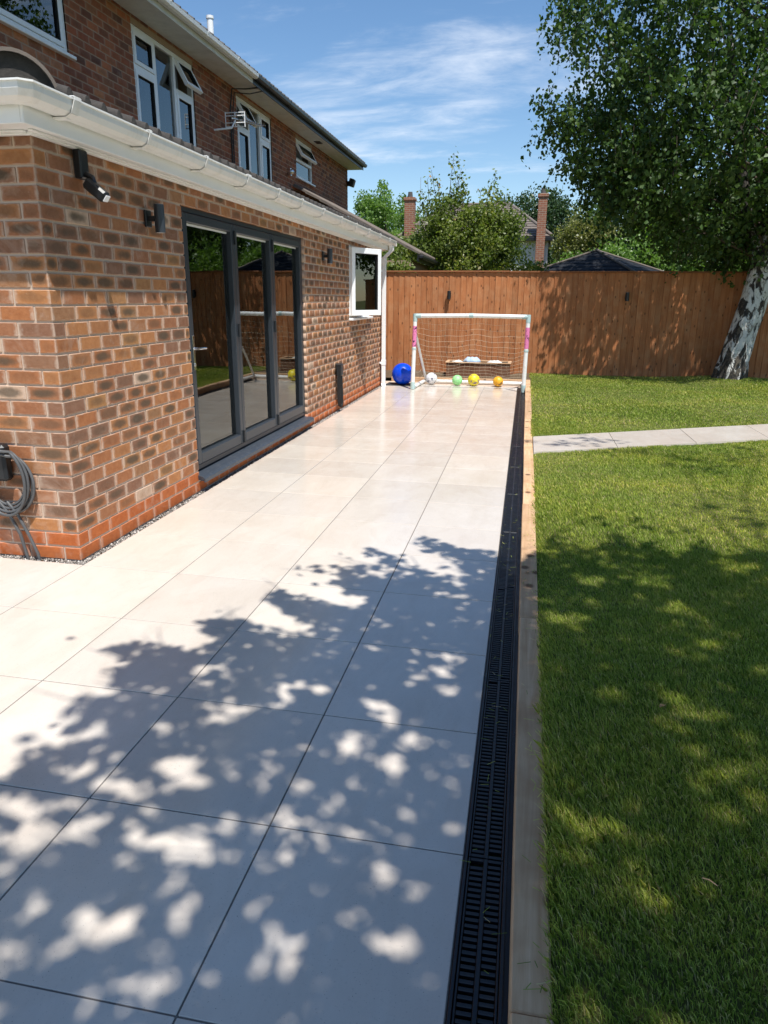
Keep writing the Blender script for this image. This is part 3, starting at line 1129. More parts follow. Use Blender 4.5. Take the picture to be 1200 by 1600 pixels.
def bifold_door(house):
    y0, y1, z0, z1 = DOOR
    d = house_part(house, 'patio_door', label='anthracite three-panel folding glass door')
    fx0, fx1 = WX - 0.10, WX - 0.03
    fr = MB()
    w = 0.048
    fr.box((fx0, y0, z0), (fx1, y0 + w, z1), 0.004)
    fr.box((fx0, y1 - w, z0), (fx1, y1, z1), 0.004)
    fr.box((fx0, y0 + w + .0004, z1 - 0.07), (fx1, y1 - w - .0004, z1), 0.004)
    fr.box((fx0, y0 + w + .0004, z0), (fx1, y1 - w - .0004, z0 + 0.04), 0.004)
    link('frame', fr.mesh('frame', 'anthracite'), d)
    # three leaves
    ya = y0 + w + 0.003; yb = y1 - w - 0.003
    W = (yb - ya) / 3
    for i in range(3):
        a, b = ya + i * W + 0.002, ya + (i + 1) * W - 0.002
        lf = MB(); s = 0.062
        gx0, gx1 = fx0 + 0.008, fx1 + 0.010
        zl, zh = z0 + 0.043, z1 - 0.073
        lf.box((gx0, a, zl), (gx1, a + s, zh), 0.005)
        lf.box((gx0, b - s, zl), (gx1, b, zh), 0.005)
        lf.box((gx0, a + s + .0004, zl), (gx1, b - s - .0004, zl + 0.085), 0.005)
        lf.box((gx0, a + s + .0004, zh - 0.065), (gx1, b - s - .0004, zh), 0.005)
        # gasket bead round the glass, set back
        bx0, bx1 = fx0 + 0.025, fx1 - 0.012
        link('leaf_frame', lf.mesh('leaf_frame', 'anthracite'), d)
        g = MB().box((WX - 0.068, a + s - 0.006, zl + 0.079), (WX - 0.064, b - s + 0.006, zh - 0.059))
        link('pane', g.mesh('pane', 'glass'), d)
        # pale trickle strip / bright spacer at the head of each pane
        sp = MB().box((WX - 0.063, a + s + 0.004, zh - 0.0815), (WX - 0.058, b - s - 0.004, zh - 0.066))
        link('spacer', sp.mesh('spacer', 'upvc'), d)
    # hinges between second and third leaf, rubber hinge blocks
    for yy in (ya + W, ya + 2 * W):
        for zz in (z0 + 0.10, (z0 + z1) / 2 + 0.05, z1 - 0.18):
            h = MB().cyl((fx1 + 0.018, yy, zz - 0.055), (fx1 + 0.018, yy, zz + 0.055), 0.011, n=10)
            link('hinge', h.mesh('hinge', 'black_plastic'), d)
    hd = MB()
    hy, hz = ya + 0.035, 1.09
    hd.box((fx1 + 0.010, hy - 0.016, hz - 0.13), (fx1 + 0.018, hy + 0.016, hz + 0.13), 0.003)
    hd.cyl((fx1 + 0.018, hy, hz + 0.03), (fx1 + 0.06, hy, hz + 0.03), 0.009, n=10)
    hd.tube([(fx1 + 0.06, hy - 0.005, hz + 0.03), (fx1 + 0.06, hy + 0.06, hz + 0.03), (fx1 + 0.055, hy + 0.13, hz + 0.027)], 0.009, 10)
    hd.cyl((fx1 + 0.016, hy, hz - 0.09), (fx1 + 0.024, hy, hz - 0.09), 0.012, n=12)
    link('handle', hd.mesh('handle', 'chrome'), d)
    # sill with a down-turned nose
    px = WX - 0.11
    poly = [(px, 0.128), (WX + 0.052, 0.108), (WX + 0.052, 0.098), (WX + 0.062, 0.098), (WX + 0.062, 0.126), (WX + 0.045, 0.142), (px, 0.172)]
    sl = MB()
    n = len(poly)
    ys0, ys1 = y0 - 0.0, y1 + 0.05
    pa = [(x, ys0 + (0.0 if x < WX else -0.03), z) for x, z in poly]; pb = [(x, ys1 if x > WX else y1, z) for x, z in poly]
    sl.add(pa + pb, [(k, (k + 1) % n, n + (k + 1) % n, n + k) for k in range(n)] + [tuple(reversed(range(n))), tuple(range(n, 2 * n))])
    link('sill', sl.mesh('sill', 'anthracite_sill'), d)


def house_part(house, name, label=None):
    o = bpy.data.objects.new(name, None)
    COL.objects.link(o)
    o.parent = house
    o.matrix_parent_inverse = Matrix.Translation(-ROOTLOC[house.name])
    o.empty_display_size = 0.1
    if label:
        o['label'] = label
    return o


def extension_window(house):
    y0, y1, z0, z1 = WIN
    w = house_part(house, 'window', label='white window with its near sash swung open')
    fx0, fx1 = WX - 0.075, WX - 0.012
    ym = (y0 + y1) / 2 - 0.03
    fr = frame_rect(MB(), 'x', y0, y1, z0 + 0.02, z1, 0.06, fx0, fx1)
    fr.box((fx0, ym - 0.03, z0 + 0.0805), (fx1, ym + 0.03, z1 - 0.0605), 0.004)
    link('frame', fr.mesh('frame', 'upvc'), w)
    g = MB().box((WX - 0.05, ym + 0.028, z0 + 0.075), (WX - 0.046, y1 - 0.055, z1 - 0.055))
    link('pane', g.mesh('pane', 'glass'), w)
    s = MB().box((WX - 0.09, y0 - 0.03, z0 - 0.012), (WX + 0.05, y1 + 0.03, z0 + 0.0195), 0.006)
    link('sill', s.mesh('sill', 'upvc'), w)
    # open sash, hinged on the near jamb
    sw = ym - y0 - 0.005
    ang = math.radians(-27)
    piv = Vector((WX + 0.002, y0 + 0.03, 0))
    R = Matrix.Rotation(ang, 3, 'Z')
    def rot(mb):
        mb.v = [tuple(piv + R @ (Vector(p) - piv)) for p in mb.v]
        return mb
    za, zb = z0 + 0.055, z1 - 0.025
    f = frame_rect(MB(), 'x', y0 + 0.03, y0 + 0.03 + sw, za, zb, 0.075, WX - 0.02, WX + 0.045)
    link('sash', rot(f).mesh('sash', 'upvc'), w)
    gb = frame_rect(MB(), 'x', y0 + 0.1055, y0 + 0.03 + sw - 0.0755, za + 0.0755, zb - 0.0755, 0.007, WX - 0.012, WX + 0.040, 0.001)
    link('gasket', rot(gb).mesh('gasket', 'rubber'), w)
    g = MB().box((WX + 0.008, y0 + 0.1, za + 0.07), (WX + 0.012, y0 + 0.03 + sw - 0.07, zb - 0.07))
    link('pane', rot(g).mesh('pane', 'glass'), w)
    h = MB().box((WX - 0.035, y0 + sw - 0.03, (za + zb) / 2 - 0.05), (WX - 0.0205, y0 + sw - 0.005, (za + zb) / 2 + 0.05), 0.003)
    h.box((WX - 0.055, y0 + sw - 0.115, (za + zb) / 2 - 0.012), (WX - 0.0355, y0 + sw - 0.008, (za + zb) / 2 + 0.012), 0.004)
    link('handle', rot(h).mesh('handle', 'upvc'), w)


def roofline(house):
    # soffit, fascia and gutter round the corner
    fo, so = 0.115, 0.20             # fascia face beyond front wall / side wall
    zs = 2.272
    f = MB()
    xf = WX + fo; yf = WY - so
    f.box((xf - 0.018, yf, zs + 0.0), (xf, YE + 0.03, 2.44), 0.003)
    f.box((-4.9, yf, zs + 0.0), (xf - 0.0185, yf + 0.018, 2.44), 0.003)
    link('fascia', f.mesh('fascia', 'upvc'), house, kind=None)
    s = MB()
    s.box((WX - 0.02, yf + 0.019, zs + 0.006), (xf - 0.0185, YE + 0.03, zs + 0.016))
    s.box((-4.9, yf + 0.019, zs + 0.0062), (WX - 0.021, WY + 0.02, zs + 0.0162))
    # two small cover beads at the wall
    s.box((WX + 0.0015, WY - 0.03, zs - 0.012), (WX + 0.034, YE, zs + 0.0055), 0.003)
    s.box((WX + 0.0345, WY - 0.07, zs - 0.004), (WX + 0.06, YE, zs + 0.0052), 0.002)
    s.box((-4.9, WY - 0.034, zs - 0.012), (WX + 0.001, WY - 0.0015, zs + 0.0055), 0.003)
    s.box((-4.9, WY - 0.06, zs - 0.004), (WX + 0.0015, WY - 0.0345, zs + 0.0052), 0.002)
    link('soffit', s.mesh('soffit', 'upvc'), house)
    # gutter profile as a thin closed section: (outward, z)
    zr = 2.418
    outer = [(0.002, zr - 0.002), (0.002, zr - 0.055), (0.014, zr - 0.07), (0.072, zr - 0.07), (0.098, zr - 0.055), (0.112, zr - 0.028), (0.114, zr), (0.122, zr), (0.122, zr + 0.008), (0.110, zr + 0.008)]
    inner = [(0.106, zr - 0.002), (0.104, zr - 0.026), (0.092, zr - 0.049), (0.070, zr - 0.063), (0.016, zr - 0.063), (0.006, zr - 0.052), (0.006, zr - 0.002)]
    prof = outer + inner
    n = len(prof)
    # sweep: along side wall (from -x), mitred through a 45 degree corner, along the front
    c = 0.045
    stations = []
    for (o, z) in prof:
        pass
    def ring(kind, s):
        r = []
        for o, z in prof:
            if kind == 'side':
                r.append((s, yf - o, z))
            elif kind == 'c1':
                r.append((xf + o - c - 0.42 * o * 0, yf - o, z))
            elif kind == 'c2':
                r.append((xf + o, yf - o + c, z))
            else:
                r.append((xf + o, s, z))
        return r
    rings = [ring('side', -4.9), ring('c1', 0), ring('c2', 0), ring('front', YE + 0.10)]
    vs = [p for r in rings for p in r]; fs = []
    for i in range(len(rings) - 1):
        for k in range(n):
            k2 = (k + 1) % n
            fs.append((i * n + k, (i + 1) * n + k, (i + 1) * n + k2, i * n + k2))
    g = MB().add(vs, fs)
    g.box((xf + 0.003, YE + 0.1, zr - 0.07), (xf + 0.12, YE + 0.106, zr + 0.006))
    link('gutter', g.mesh('gutter', 'upvc_gutter'), house)
    # brackets and union clips
    ysb = [2.52, 3.25, 4.05, 4.85, 5.6, 6.3, 7.1, 7.9, 8.7, 9.5, 10.3, 11.1]
    for i, yy in enumerate(ysb):
        b = MB()
        w = 0.013 if i % 3 else 0.03
        pts = [(0.0, -0.074), (0.074, -0.074), (0.102, -0.058), (0.1165, -0.028), (0.1265, -0.002), (0.1265, 0.013), (0.104, 0.013)]
        for (a, za), (bb, zb) in zip(pts[:-1], pts[1:]):
            dn = Vector((zb - za, 0, -(bb - a))).normalized() * 0.004
            p = [Vector((xf + a, 0, zr + za)), Vector((xf + bb, 0, zr + zb)), Vector((xf + bb, 0, zr + zb)) + dn * 0.9, Vector((xf + a, 0, zr + za)) + dn * 0.9]
            b.prism(p, (0, yy - w, 0), (0, yy + w, 0))
        b.box((xf + 0.0005, yy - 0.02, zr - 0.082), (xf + 0.072, yy + 0.02, zr - 0.0755), 0.002)
        link('gutter_bracket', b.mesh('gutter_bracket', 'upvc_gutter'), house)
    # rainwater pipe at the far end
    p = MB()
    px, py = WX + 0.062, 11.50
    def sq(pts, h):
        return p.tube(pts, h, 4, True, False)
    p.box((px - 0.033, py - 0.033, 0.07), (px + 0.033, py + 0.033, 2.14), 0.006)
    p.box((px - 0.038, py - 0.038, 0.38), (px + 0.038, py + 0.038, 0.47), 0.004)
    p.box((px - 0.038, py - 0.038, 2.06), (px + 0.038, py + 0.038, 2.15), 0.004)
    # swan neck up to the gutter outlet
    def skew(a, b, h):
        vs = []
        for q in (a, b):
            for sx, sy in ((-1, -1), (1, -1), (1, 1), (-1, 1)):
                vs.append((q[0] + sx * h, q[1] + sy * h, q[2]))
        p.add(vs, [(3, 2, 1, 0), (4, 5, 6, 7), (0, 1, 5, 4), (1, 2, 6, 5), (2, 3, 7, 6), (3, 0, 4, 7)])
    skew((px, py, 2.151), (xf + 0.06, py + 0.06, 2.27), 0.033)
    skew((xf + 0.06, py + 0.06, 2.2705), (xf + 0.06, py + 0.06, 2.348), 0.036)
    # shoe at the foot
    skew((px, py, 0.069), (px + 0.012, py - 0.03, 0.024), 0.033)
    for zz in (0.42, 1.95):
        p.box((WX + 0.001, py - 0.06, zz - 0.016), (px - 0.0385, py + 0.06, zz + 0.016), 0.003)
    link('downpipe', p.mesh('downpipe', 'upvc'), house)


def extension_roof(house):
    # low pitched tile roof with round rolls; eave row as single tiles
    pitch = math.atan(0.285)
    ex, ez = WX + 0.205, 2.444
    wallx = -4.93
    run = ex - wallx
    ru = run / math.cos(pitch)
    roll = 0.152
    yA = 2.30
    n = int((YE + 0.05 - yA) / roll)
    prof = []
    for t in (0, 0.3, 0.6, 0.63, 0.67, 0.73, 0.8, 0.87, 0.93, 0.97, 1.0):
        if t < 0.6:
            z = 0.0
        else:
            z = 0.036 * math.sin(math.pi * (t - 0.6) / 0.4) ** 0.7
        prof.append((t * roll, z))
    def tile_mesh(length):
        vs = []; fs = []
        th = 0.014
        for d in (0, length):
            for (a, z) in prof:
                vs.append((-d * math.cos(pitch) , a, z + d * math.sin(pitch)))
            for (a, z) in prof:
                vs.append((-d * math.cos(pitch), a, z - th + d * math.sin(pitch)))
        m = len(prof)
        for k in range(m - 1):
            fs.append((k, k + 1, 2 * m + k + 1, 2 * m + k))
            fs.append((m + k + 1, m + k, 3 * m + k, 3 * m + k + 1))
            fs.append((k + 1, k, m + k, m + k + 1))
        me = MB().add(vs, fs).mesh('roof_tile', 'roof_tile_grey')
        # mortared dark end under the roll
        me.materials.append(MATS['hip_mortar'])
        for p_ in me.polygons:
            if abs(p_.normal.x) > 0.9 or p_.center.z > 0.03 + 0.15 * -p_.center.x or max(me.vertices[v_].co.z + me.vertices[v_].co.x * math.tan(pitch) for v_ in p_.vertices) > 0.01:
                p_.material_index = 1
        return me
    eave = tile_mesh(0.36)
    plug = MB()
    roof = MB()
    roof.box((wallx, 2.34, ez - 0.09), (ex - 0.14, YE, ez - 0.03))
    ro = roof.build('roof', 'roof_tile_dark', house)
    for k in range(n):
        link('roof_tile', eave, ro, loc=(ex, yA + 0.10 + k * roll, ez))
        plug.cyl((ex - 0.03, yA + 0.10 + (k + 0.8) * roll, ez - 0.004), (ex + 0.0015, yA + 0.10 + (k + 0.8) * roll, ez - 0.004), 0.031, n=14)
        # dark filled end of the roll
    plug.build('roll_ends', 'hip_mortar', ro, kind='stuff')
    # upper courses, one sheet per course
    nc = int((ru - 0.33) / 0.30)
    up = MB()
    for c in range(nc):
        d0 = 0.33 + c * 0.30; d1 = min(d0 + 0.33, ru)
        for k in range(n):
            b = yA + 0.10 + k * roll
            lift = 0.012
            vs = []
            for d, lf in ((d0, lift), (d1, 0.0)):
                for a, z in prof:
                    vs.append((ex - d * math.cos(pitch), b + a, ez + z + lf + d * math.sin(pitch)))
            m = len(prof)
            fs = [(i, i + 1, m + i + 1, m + i) for i in range(m - 1)]
            up.add(vs, fs)
    up.build('roof_tiles', 'roof_tile_dark', ro, kind='stuff')
    # hip at the near corner: big half-round hip tile with a mortared end
    R = 0.205
    a0 = Vector((WX + 0.02, WY - 0.10, 2.40)); dirh = Vector((-1, 1, 0.27)).normalized()
    side = Vector((1, 1, 0)).normalized()
    upv = Vector((0, 0, 1))
    nseg = 18
    hp = MB()
    for d0, d1, r in ((0, 0.45, R), (0.40, 0.90, R * 0.97), (0.85, 1.4, R * 0.97), (1.35, 2.2, R * 0.97)):
        vs = []
        for d in (d0, d1):
            for rr in (r, r - 0.016):
                for k in range(nseg + 1):
                    th = math.pi * k / nseg
                    vs.append(a0 + dirh * d + side * (rr * math.cos(th)) + upv * (rr * 1.05 * math.sin(th)))
        m = nseg + 1
        fs = []
        for k in range(nseg):
            fs += [(k + 1, k, 2 * m + k, 2 * m + k + 1), (m + k, m + k + 1, 3 * m + k + 1, 3 * m + k), (k, k + 1, m + k + 1, m + k)]
        hp.add(vs, fs, False)
    link('hip_tile', hp.mesh('hip_tile', 'roof_tile_brown'), ro)
    fl = MB()
    vs = [a0 + dirh * 0.03 + Vector((0, 0, -0.02))]
    for k in range(nseg + 1):
        th = math.pi * k / nseg
        vs.append(a0 + dirh * 0.03 + side * ((R - 0.017) * math.cos(th)) + upv * ((R - 0.017) * 1.05 * math.sin(th)))
    fl.add(vs, [(0, k + 1, k + 2) for k in range(nseg)] + [(0, nseg + 1, 1)])
    link('hip_end', fl.mesh('hip_end', 'hip_mortar'), ro)


# ------------------------------------------------------------------ upper storeys
UX = -4.933
UZ0, UZ1 = 2.4, 4.86
PARTY = 11.45
UEND = 19.7
UWIN = [dict(y=(4.6, 6.95), z=(3.98, 5.2), kind='big'),
        dict(y=(8.35, 10.1), z=(3.35, 4.74), kind='three'),
        dict(y=(11.75, 13.5), z=(3.35, 4.76), kind='threeb'),
        dict(y=(15.05, 16.28), z=(3.98, 4.74), kind='two')]


def upper_wall(house, y0, y1, wins, name='upper_wall'):
    core = MB()
    x0, x1 = UX - 0.28, UX - 0.005
    cur = y0
    for w in sorted(wins, key=lambda d: d['y'][0]):
        a, b = w['y']; z0, z1 = w['z']
        core.box((x0, cur, UZ0), (x1, a, UZ1 + 0.05))
        core.box((x0, a, UZ0), (x1, b, z0))
        if z1 < UZ1:
            core.box((x0, a, z1), (x1, b, UZ1 + 0.05))
        cur = b
    core.box((x0, cur, UZ0), (x1, y1, UZ1 + 0.05))
    wall = core.build(name, 'mortar_old', house)
    items = []
    k = 0
    z = 3.2
    while z < UZ1 + 0.02:
        y = y0 - (0.0 if k % 2 else BW + JT)
        while y < y1:
            a, b = max(y, y0), min(y + BL, y1)
            if b - a > 0.02:
                holes = [w['y'] for w in wins if z + BH > w['z'][0] and z < w['z'][1]]
                for s0, s1 in cut(a, b, holes):
                    j = (random.random() - .5) * 0.004
                    items.append(((UX - BW, s0, z), (UX + j, s1, z + BH), random.random(), 'x', 1))
            y += BL + JT
        z += CP; k += 1
    joined_bricks('brickwork', items, 'brick_old', wall)
    return wall


def upper_window(house, w):
    y0, y1 = w['y']; z0, z1 = w['z']
    p = house_part(house, 'window')
    fx0, fx1 = UX - 0.09, UX - 0.02
    fw = 0.055
    fr = frame_rect(MB(), 'x', y0, y1, z0, z1, fw, fx0, fx1)
    cells = []
    def mull(y):
        fr.box((fx0, y - 0.03, z0 + fw + .0004), (fx1, y + 0.03, z1 - fw - .0004), 0.004)
    def trans(a, b, z):
        fr.box((fx0, a + .0004, z - 0.03), (fx1, b - .0004, z + 0.03), 0.004)
    opened = []
    if w['kind'] == 'big':
        ya, yb = y0 + 0.75, y1 - 0.0
        mull(y0 + 0.7)
        trans(y0 + 0.73, y1 - fw, z1 - 0.42)
        cells = [(y0 + fw, y0 + 0.67, z0 + fw, z1 - fw, 0), (y0 + 0.73, y1 - fw, z0 + fw, z1 - 0.45, 0), (y0 + 0.73, y1 - fw, z1 - 0.39, z1 - fw, 0)]
    elif w['kind'] in ('three', 'threeb'):
        W = y1 - y0
        m1, m2 = y0 + W * 0.345, y0 + W * 0.665
        mull(m1); mull(m2)
        zt = z1 - 0.46
        trans(y0 + fw, m1 - 0.03, zt); trans(m2 + 0.03, y1 - fw, zt)
        op = 2 if w['kind'] == 'three' else 0
        cells = [(y0 + fw, m1 - .03, z0 + fw, zt - .03, 0), (y0 + fw, m1 - .03, zt + .03, z1 - fw, 1 if op == 0 else 2),
                 (m1 + .03, m2 - .03, z0 + fw, z1 - fw, 3), (m2 + .03, y1 - fw, z0 + fw, zt - .03, 0), (m2 + .03, y1 - fw, zt + .03, z1 - fw, 1 if op == 2 else 2)]
    else:
        zt = z1 - 0.40
        trans(y0 + fw, y1 - fw, zt)
        cells = [(y0 + fw, y1 - fw, z0 + fw, zt - .03, 3), (y0 + fw, y1 - fw, zt + .03, z1 - fw, 1)]
    link('frame', fr.mesh('frame', 'upvc'), p)
    for a, b, c, d, st in cells:
        if st == 3:
            g = MB().box((UX - 0.06, a - .01, c - .01), (UX - 0.056, b + .01, d + .01))
            link('pane', g.mesh('pane', 'glass'), p)
            continue
        sash = frame_rect(MB(), 'x', a + .002, b - .002, c + .002, d - .002, 0.05, UX - 0.062, UX - 0.008)
        g = MB().box((UX - 0.045, a + .045, c + .045), (UX - 0.041, b - .045, d - .045))
        gk = frame_rect(MB(), 'x', a + .0525, b - .0525, c + .0525, d - .0525, 0.006, UX - 0.04, UX - 0.012, .001)
        if st == 1:
            piv = Vector((UX - 0.02, 0, d))
            ang = math.radians(-28)
            R = Matrix.Rotation(ang, 3, 'Y')
            for m_ in (sash, g, gk):
                m_.v = [tuple(piv + R @ (Vector(q) - piv)) for q in m_.v]
        link('sash', sash.mesh('sash', 'upvc'), p)
        link('gasket', gk.mesh('gasket', 'rubber'), p)
        link('pane', g.mesh('pane', 'glass'), p)
    s = MB().box((UX - 0.09, y0 - 0.05, z0 - 0.035), (UX + 0.055, y1 + 0.05, z0 - .0005), 0.005)
    link('sill', s.mesh('sill', 'upvc'), p)
    # curtain behind the glass, in soft folds
    vs = []; fs = []
    m = 60
    for i in range(m + 1):
        y = y0 + 0.06 + (y1 - y0 - 0.12) * i / m
        x = UX - 0.24 + 0.02 * math.sin(i * 1.3) + 0.008 * math.sin(i * 2.9)
        vs += [(x, y, z0 + .03), (x, y, z1 - .03)]
    for i in range(m):
        fs.append((2 * i, 2 * i + 2, 2 * i + 3, 2 * i + 1))
    link('curtain', MB().add(vs, fs, True).mesh('curtain', 'curtain'), p)


def upper_eaves(house, y0, y1, gut_mat, first):
    ov = 0.42
    so = MB().box((UX - 0.05, y0, UZ1 - 0.02), (UX + ov - 0.02, y1, UZ1), 0.0)
    link('soffit', so.mesh('soffit', 'old_fascia'), house)
    fa = MB().box((UX + ov - 0.0195, y0, UZ1 - 0.035), (UX + ov, y1, UZ1 + 0.12), 0.003)
    link('fascia', fa.mesh('fascia', 'old_fascia' if first else 'anthracite'), house)
    zr = UZ1 + 0.095
    prof = [(0.002, zr), (0.002, zr - 0.05), (0.03, zr - 0.066), (0.07, zr - 0.066), (0.10, zr - 0.045), (0.108, zr), (0.102, zr), (0.094, zr - 0.042), (0.068, zr - 0.059), (0.032, zr - 0.059), (0.007, zr - 0.046), (0.007, zr)]
    poly = [Vector((UX + ov + o, 0, z)) for o, z in prof]
    g = MB().prism(poly, (0, y0, 0), (0, y1, 0))
    yy = y0 + 0.6
    while yy < y1 - 0.1:
        for (a, za), (b, zb) in zip(prof[1:5], prof[2:6]):
            p = [Vector((UX + ov + a, 0, za - .003)), Vector((UX + ov + b + .003, 0, zb - .003)), Vector((UX + ov + b, 0, zb + .006)), Vector((UX + ov + a, 0, za + .006))]
            g.prism(p, (0, yy - .02, 0), (0, yy + .02, 0))
        yy += 1.1
    link('gutter', g.mesh('gutter', gut_mat), house)
    # main roof: pitched plane with tile courses, rolled eave row
    pit = math.radians(31)
    ex, ez = UX + ov + 0.055, UZ1 + 0.115
    roof = MB()
    for c in range(16):
        d0, d1 = c * 0.30, c * 0.30 + 0.33
        poly = [Vector((ex - d0 * math.cos(pit), 0, ez + d0 * math.sin(pit) + .015)), Vector((ex - d1 * math.cos(pit), 0, ez + d1 * math.sin(pit))),
                Vector((ex - d1 * math.cos(pit), 0, ez + d1 * math.sin(pit) - .02)), Vector((ex - d0 * math.cos(pit), 0, ez + d0 * math.sin(pit) - .01))]
        roof.prism(poly, (0, y0 - 0.02 + 0.0003 * c, 0), (0, y1 + 0.12, 0))
    # rolls along the eave row
    y = y0 + 0.05
    while y < y1:
        roof.tube([(ex + 0.004, y, ez + 0.012), (ex - 0.6 * math.cos(pit), y, ez + 0.016 + 0.6 * math.sin(pit))], 0.026, 8)
        y += 0.2
    link('roof', roof.mesh('roof', 'roof_tile_dark'), house)


def small_house_bits(house, neigh):
    # vent pipe through the roof
    p = MB().cyl((UX - 0.2, 11.3, 5.2), (UX - 0.2, 11.3, 5.72), 0.05, n=14)
    p.cyl((UX - 0.2, 11.3, 5.7202), (UX - 0.2, 11.3, 5.76), 0.06, n=14)
    link('vent_pipe', p.mesh('vent_pipe', 'upvc'), house)
    # cables down the party line
    c = MB()
    c.tube([(UX + 0.4, PARTY + 0.3, UZ1 - .02), (UX + 0.25, PARTY + .1, UZ1 - .08), (UX + 0.06, PARTY - 0.02, UZ1 - 0.10), (UX + 0.02, PARTY - .03, UZ1 - 0.4), (UX + 0.018, PARTY - .03, 3.3)], 0.012, 6)
    c.tube([(UX + 0.42, PARTY + 0.5, UZ1 - .02), (UX + 0.28, PARTY + .2, UZ1 - .13), (UX + 0.07, PARTY + 0.05, UZ1 - 0.14), (UX + 0.02, PARTY + .05, UZ1 - 0.5), (UX + 0.018, PARTY + .05, 3.3)], 0.010, 6)
    link('cable', c.mesh('cable', 'cable_black'), house)
    # wall mounted aerial
    a = thing('television_aerial', (UX, 11.0, 4.1), 'small white television aerial bracketed to the upper brick wall', 'aerial')
    b = MB()
    b.tube([(UX, 10.75, 4.02), (UX + 0.28, 10.80, 4.05), (UX + 0.30, 10.9, 4.18)], 0.014, 8)
    b.build('bracket', 'upvc', a)
    bm = MB().cyl((UX + 0.30, 10.75, 4.18), (UX + 0.34, 12.0, 4.32), 0.012, n=8)
    bm.build('boom', 'chrome', a)
    for i in range(9):
        t = 0.2 + 0.78 * i / 8
        y = 10.75 + 1.25 * t; z = 4.18 + 0.14 * t; x = UX + 0.30 + 0.04 * t
        h = 0.13 - 0.05 * t
        MB().cyl((x - h, y, z), (x + h, y, z), 0.006, n=6).build('element', 'chrome', a)
    rf = MB()
    for dz in (-0.10, -0.05, 0.05, 0.10):
        rf.cyl((UX + 0.14, 10.86 + abs(dz) * .5, 4.19 + dz), (UX + 0.46, 10.86 + abs(dz) * .5, 4.19 + dz), 0.008, n=6)
    for dx in (0.14, 0.30, 0.46):
        rf.cyl((UX + dx, 10.90, 4.08), (UX + dx, 10.90, 4.30), 0.008, n=6)
    rf.build('reflector', 'upvc', a)
    # round extractor cowl and soffit vent on the neighbour
    v = MB().cyl((UX, 14.45, 3.98), (UX + 0.07, 14.45, 3.98), 0.07, n=16)
    v.sphere((UX + 0.08, 14.45, 3.98), 0.055, 14, 8)
    link('extractor_cowl', v.mesh('extractor_cowl', 'chrome'), neigh)
    f = thing('floodlight', (UX + 0.03, UEND - 0.05, 4.5), 'black floodlight at the far upper corner of the brick house', 'floodlight')
    MB().box((UX + 0.002, UEND - 0.12, 4.42), (UX + 0.06, UEND - 0.02, 4.54), 0.006).build('back_plate', 'black_plastic', f)
    MB().box((UX + 0.0605, UEND - 0.16, 4.40), (UX + 0.2, UEND + 0.06, 4.60), 0.02, Euler((0, 0.3, 0))).build('lamp_head', 'black_plastic', f)
    vv = MB().box((UX + 0.12, 16.0, UZ1 - 0.032), (UX + 0.26, 16.25, UZ1 - 0.0205), 0.003)
    link('soffit_vent', vv.mesh('soffit_vent', 'black_plastic'), neigh)


def neighbour_leanto(neigh):
    y0, y1 = 14.75, 17.6
    ex, ez = -2.2, 2.40
    wz = 3.78
    n = int((y1 - y0) / 0.2)
    r = MB()
    run = ex - UX
    L = math.hypot(run, wz - ez)
    nc = 9
    for c in range(nc):
        a, b = c / nc, min(1, (c + 1.12) / nc)
        poly = [Vector((ex - run * a, 0, ez + (wz - ez) * a + .02)), Vector((ex - run * b, 0, ez + (wz - ez) * b)), Vector((ex - run * b, 0, ez + (wz - ez) * b - .03)), Vector((ex - run * a, 0, ez + (wz - ez) * a - .012))]
        r.prism(poly, (0, y0 + 0.0003 * c, 0), (0, y1, 0))
    for k in range(n):
        y = y0 + 0.1 + k * 0.2
        r.tube([(ex + 0.01, y, ez + 0.015), (UX + 0.01, y, wz + 0.012)], 0.032, 6)
    o = link('lean_to_roof', r.mesh('lean_to_roof', 'roof_tile_brown'), neigh)
    g = MB().box((ex - 0.05, y0, ez - 0.16), (ex - 0.02, y1, ez - 0.015), .003)
    g.box((ex - 0.0195, y0 - 0.02, ez - 0.10), (ex + 0.08, y1 + 0.02, ez - 0.03), 0.02)
    link('gutter', g.mesh('gutter', 'black_plastic'), neigh)
    w = MB().box((-4.93, y0 + 0.02, -0.05), (-2.40, y1 - 0.05, 2.27))
    link('lean_to_wall', w.mesh('lean_to_wall', 'mortar_old'), neigh)


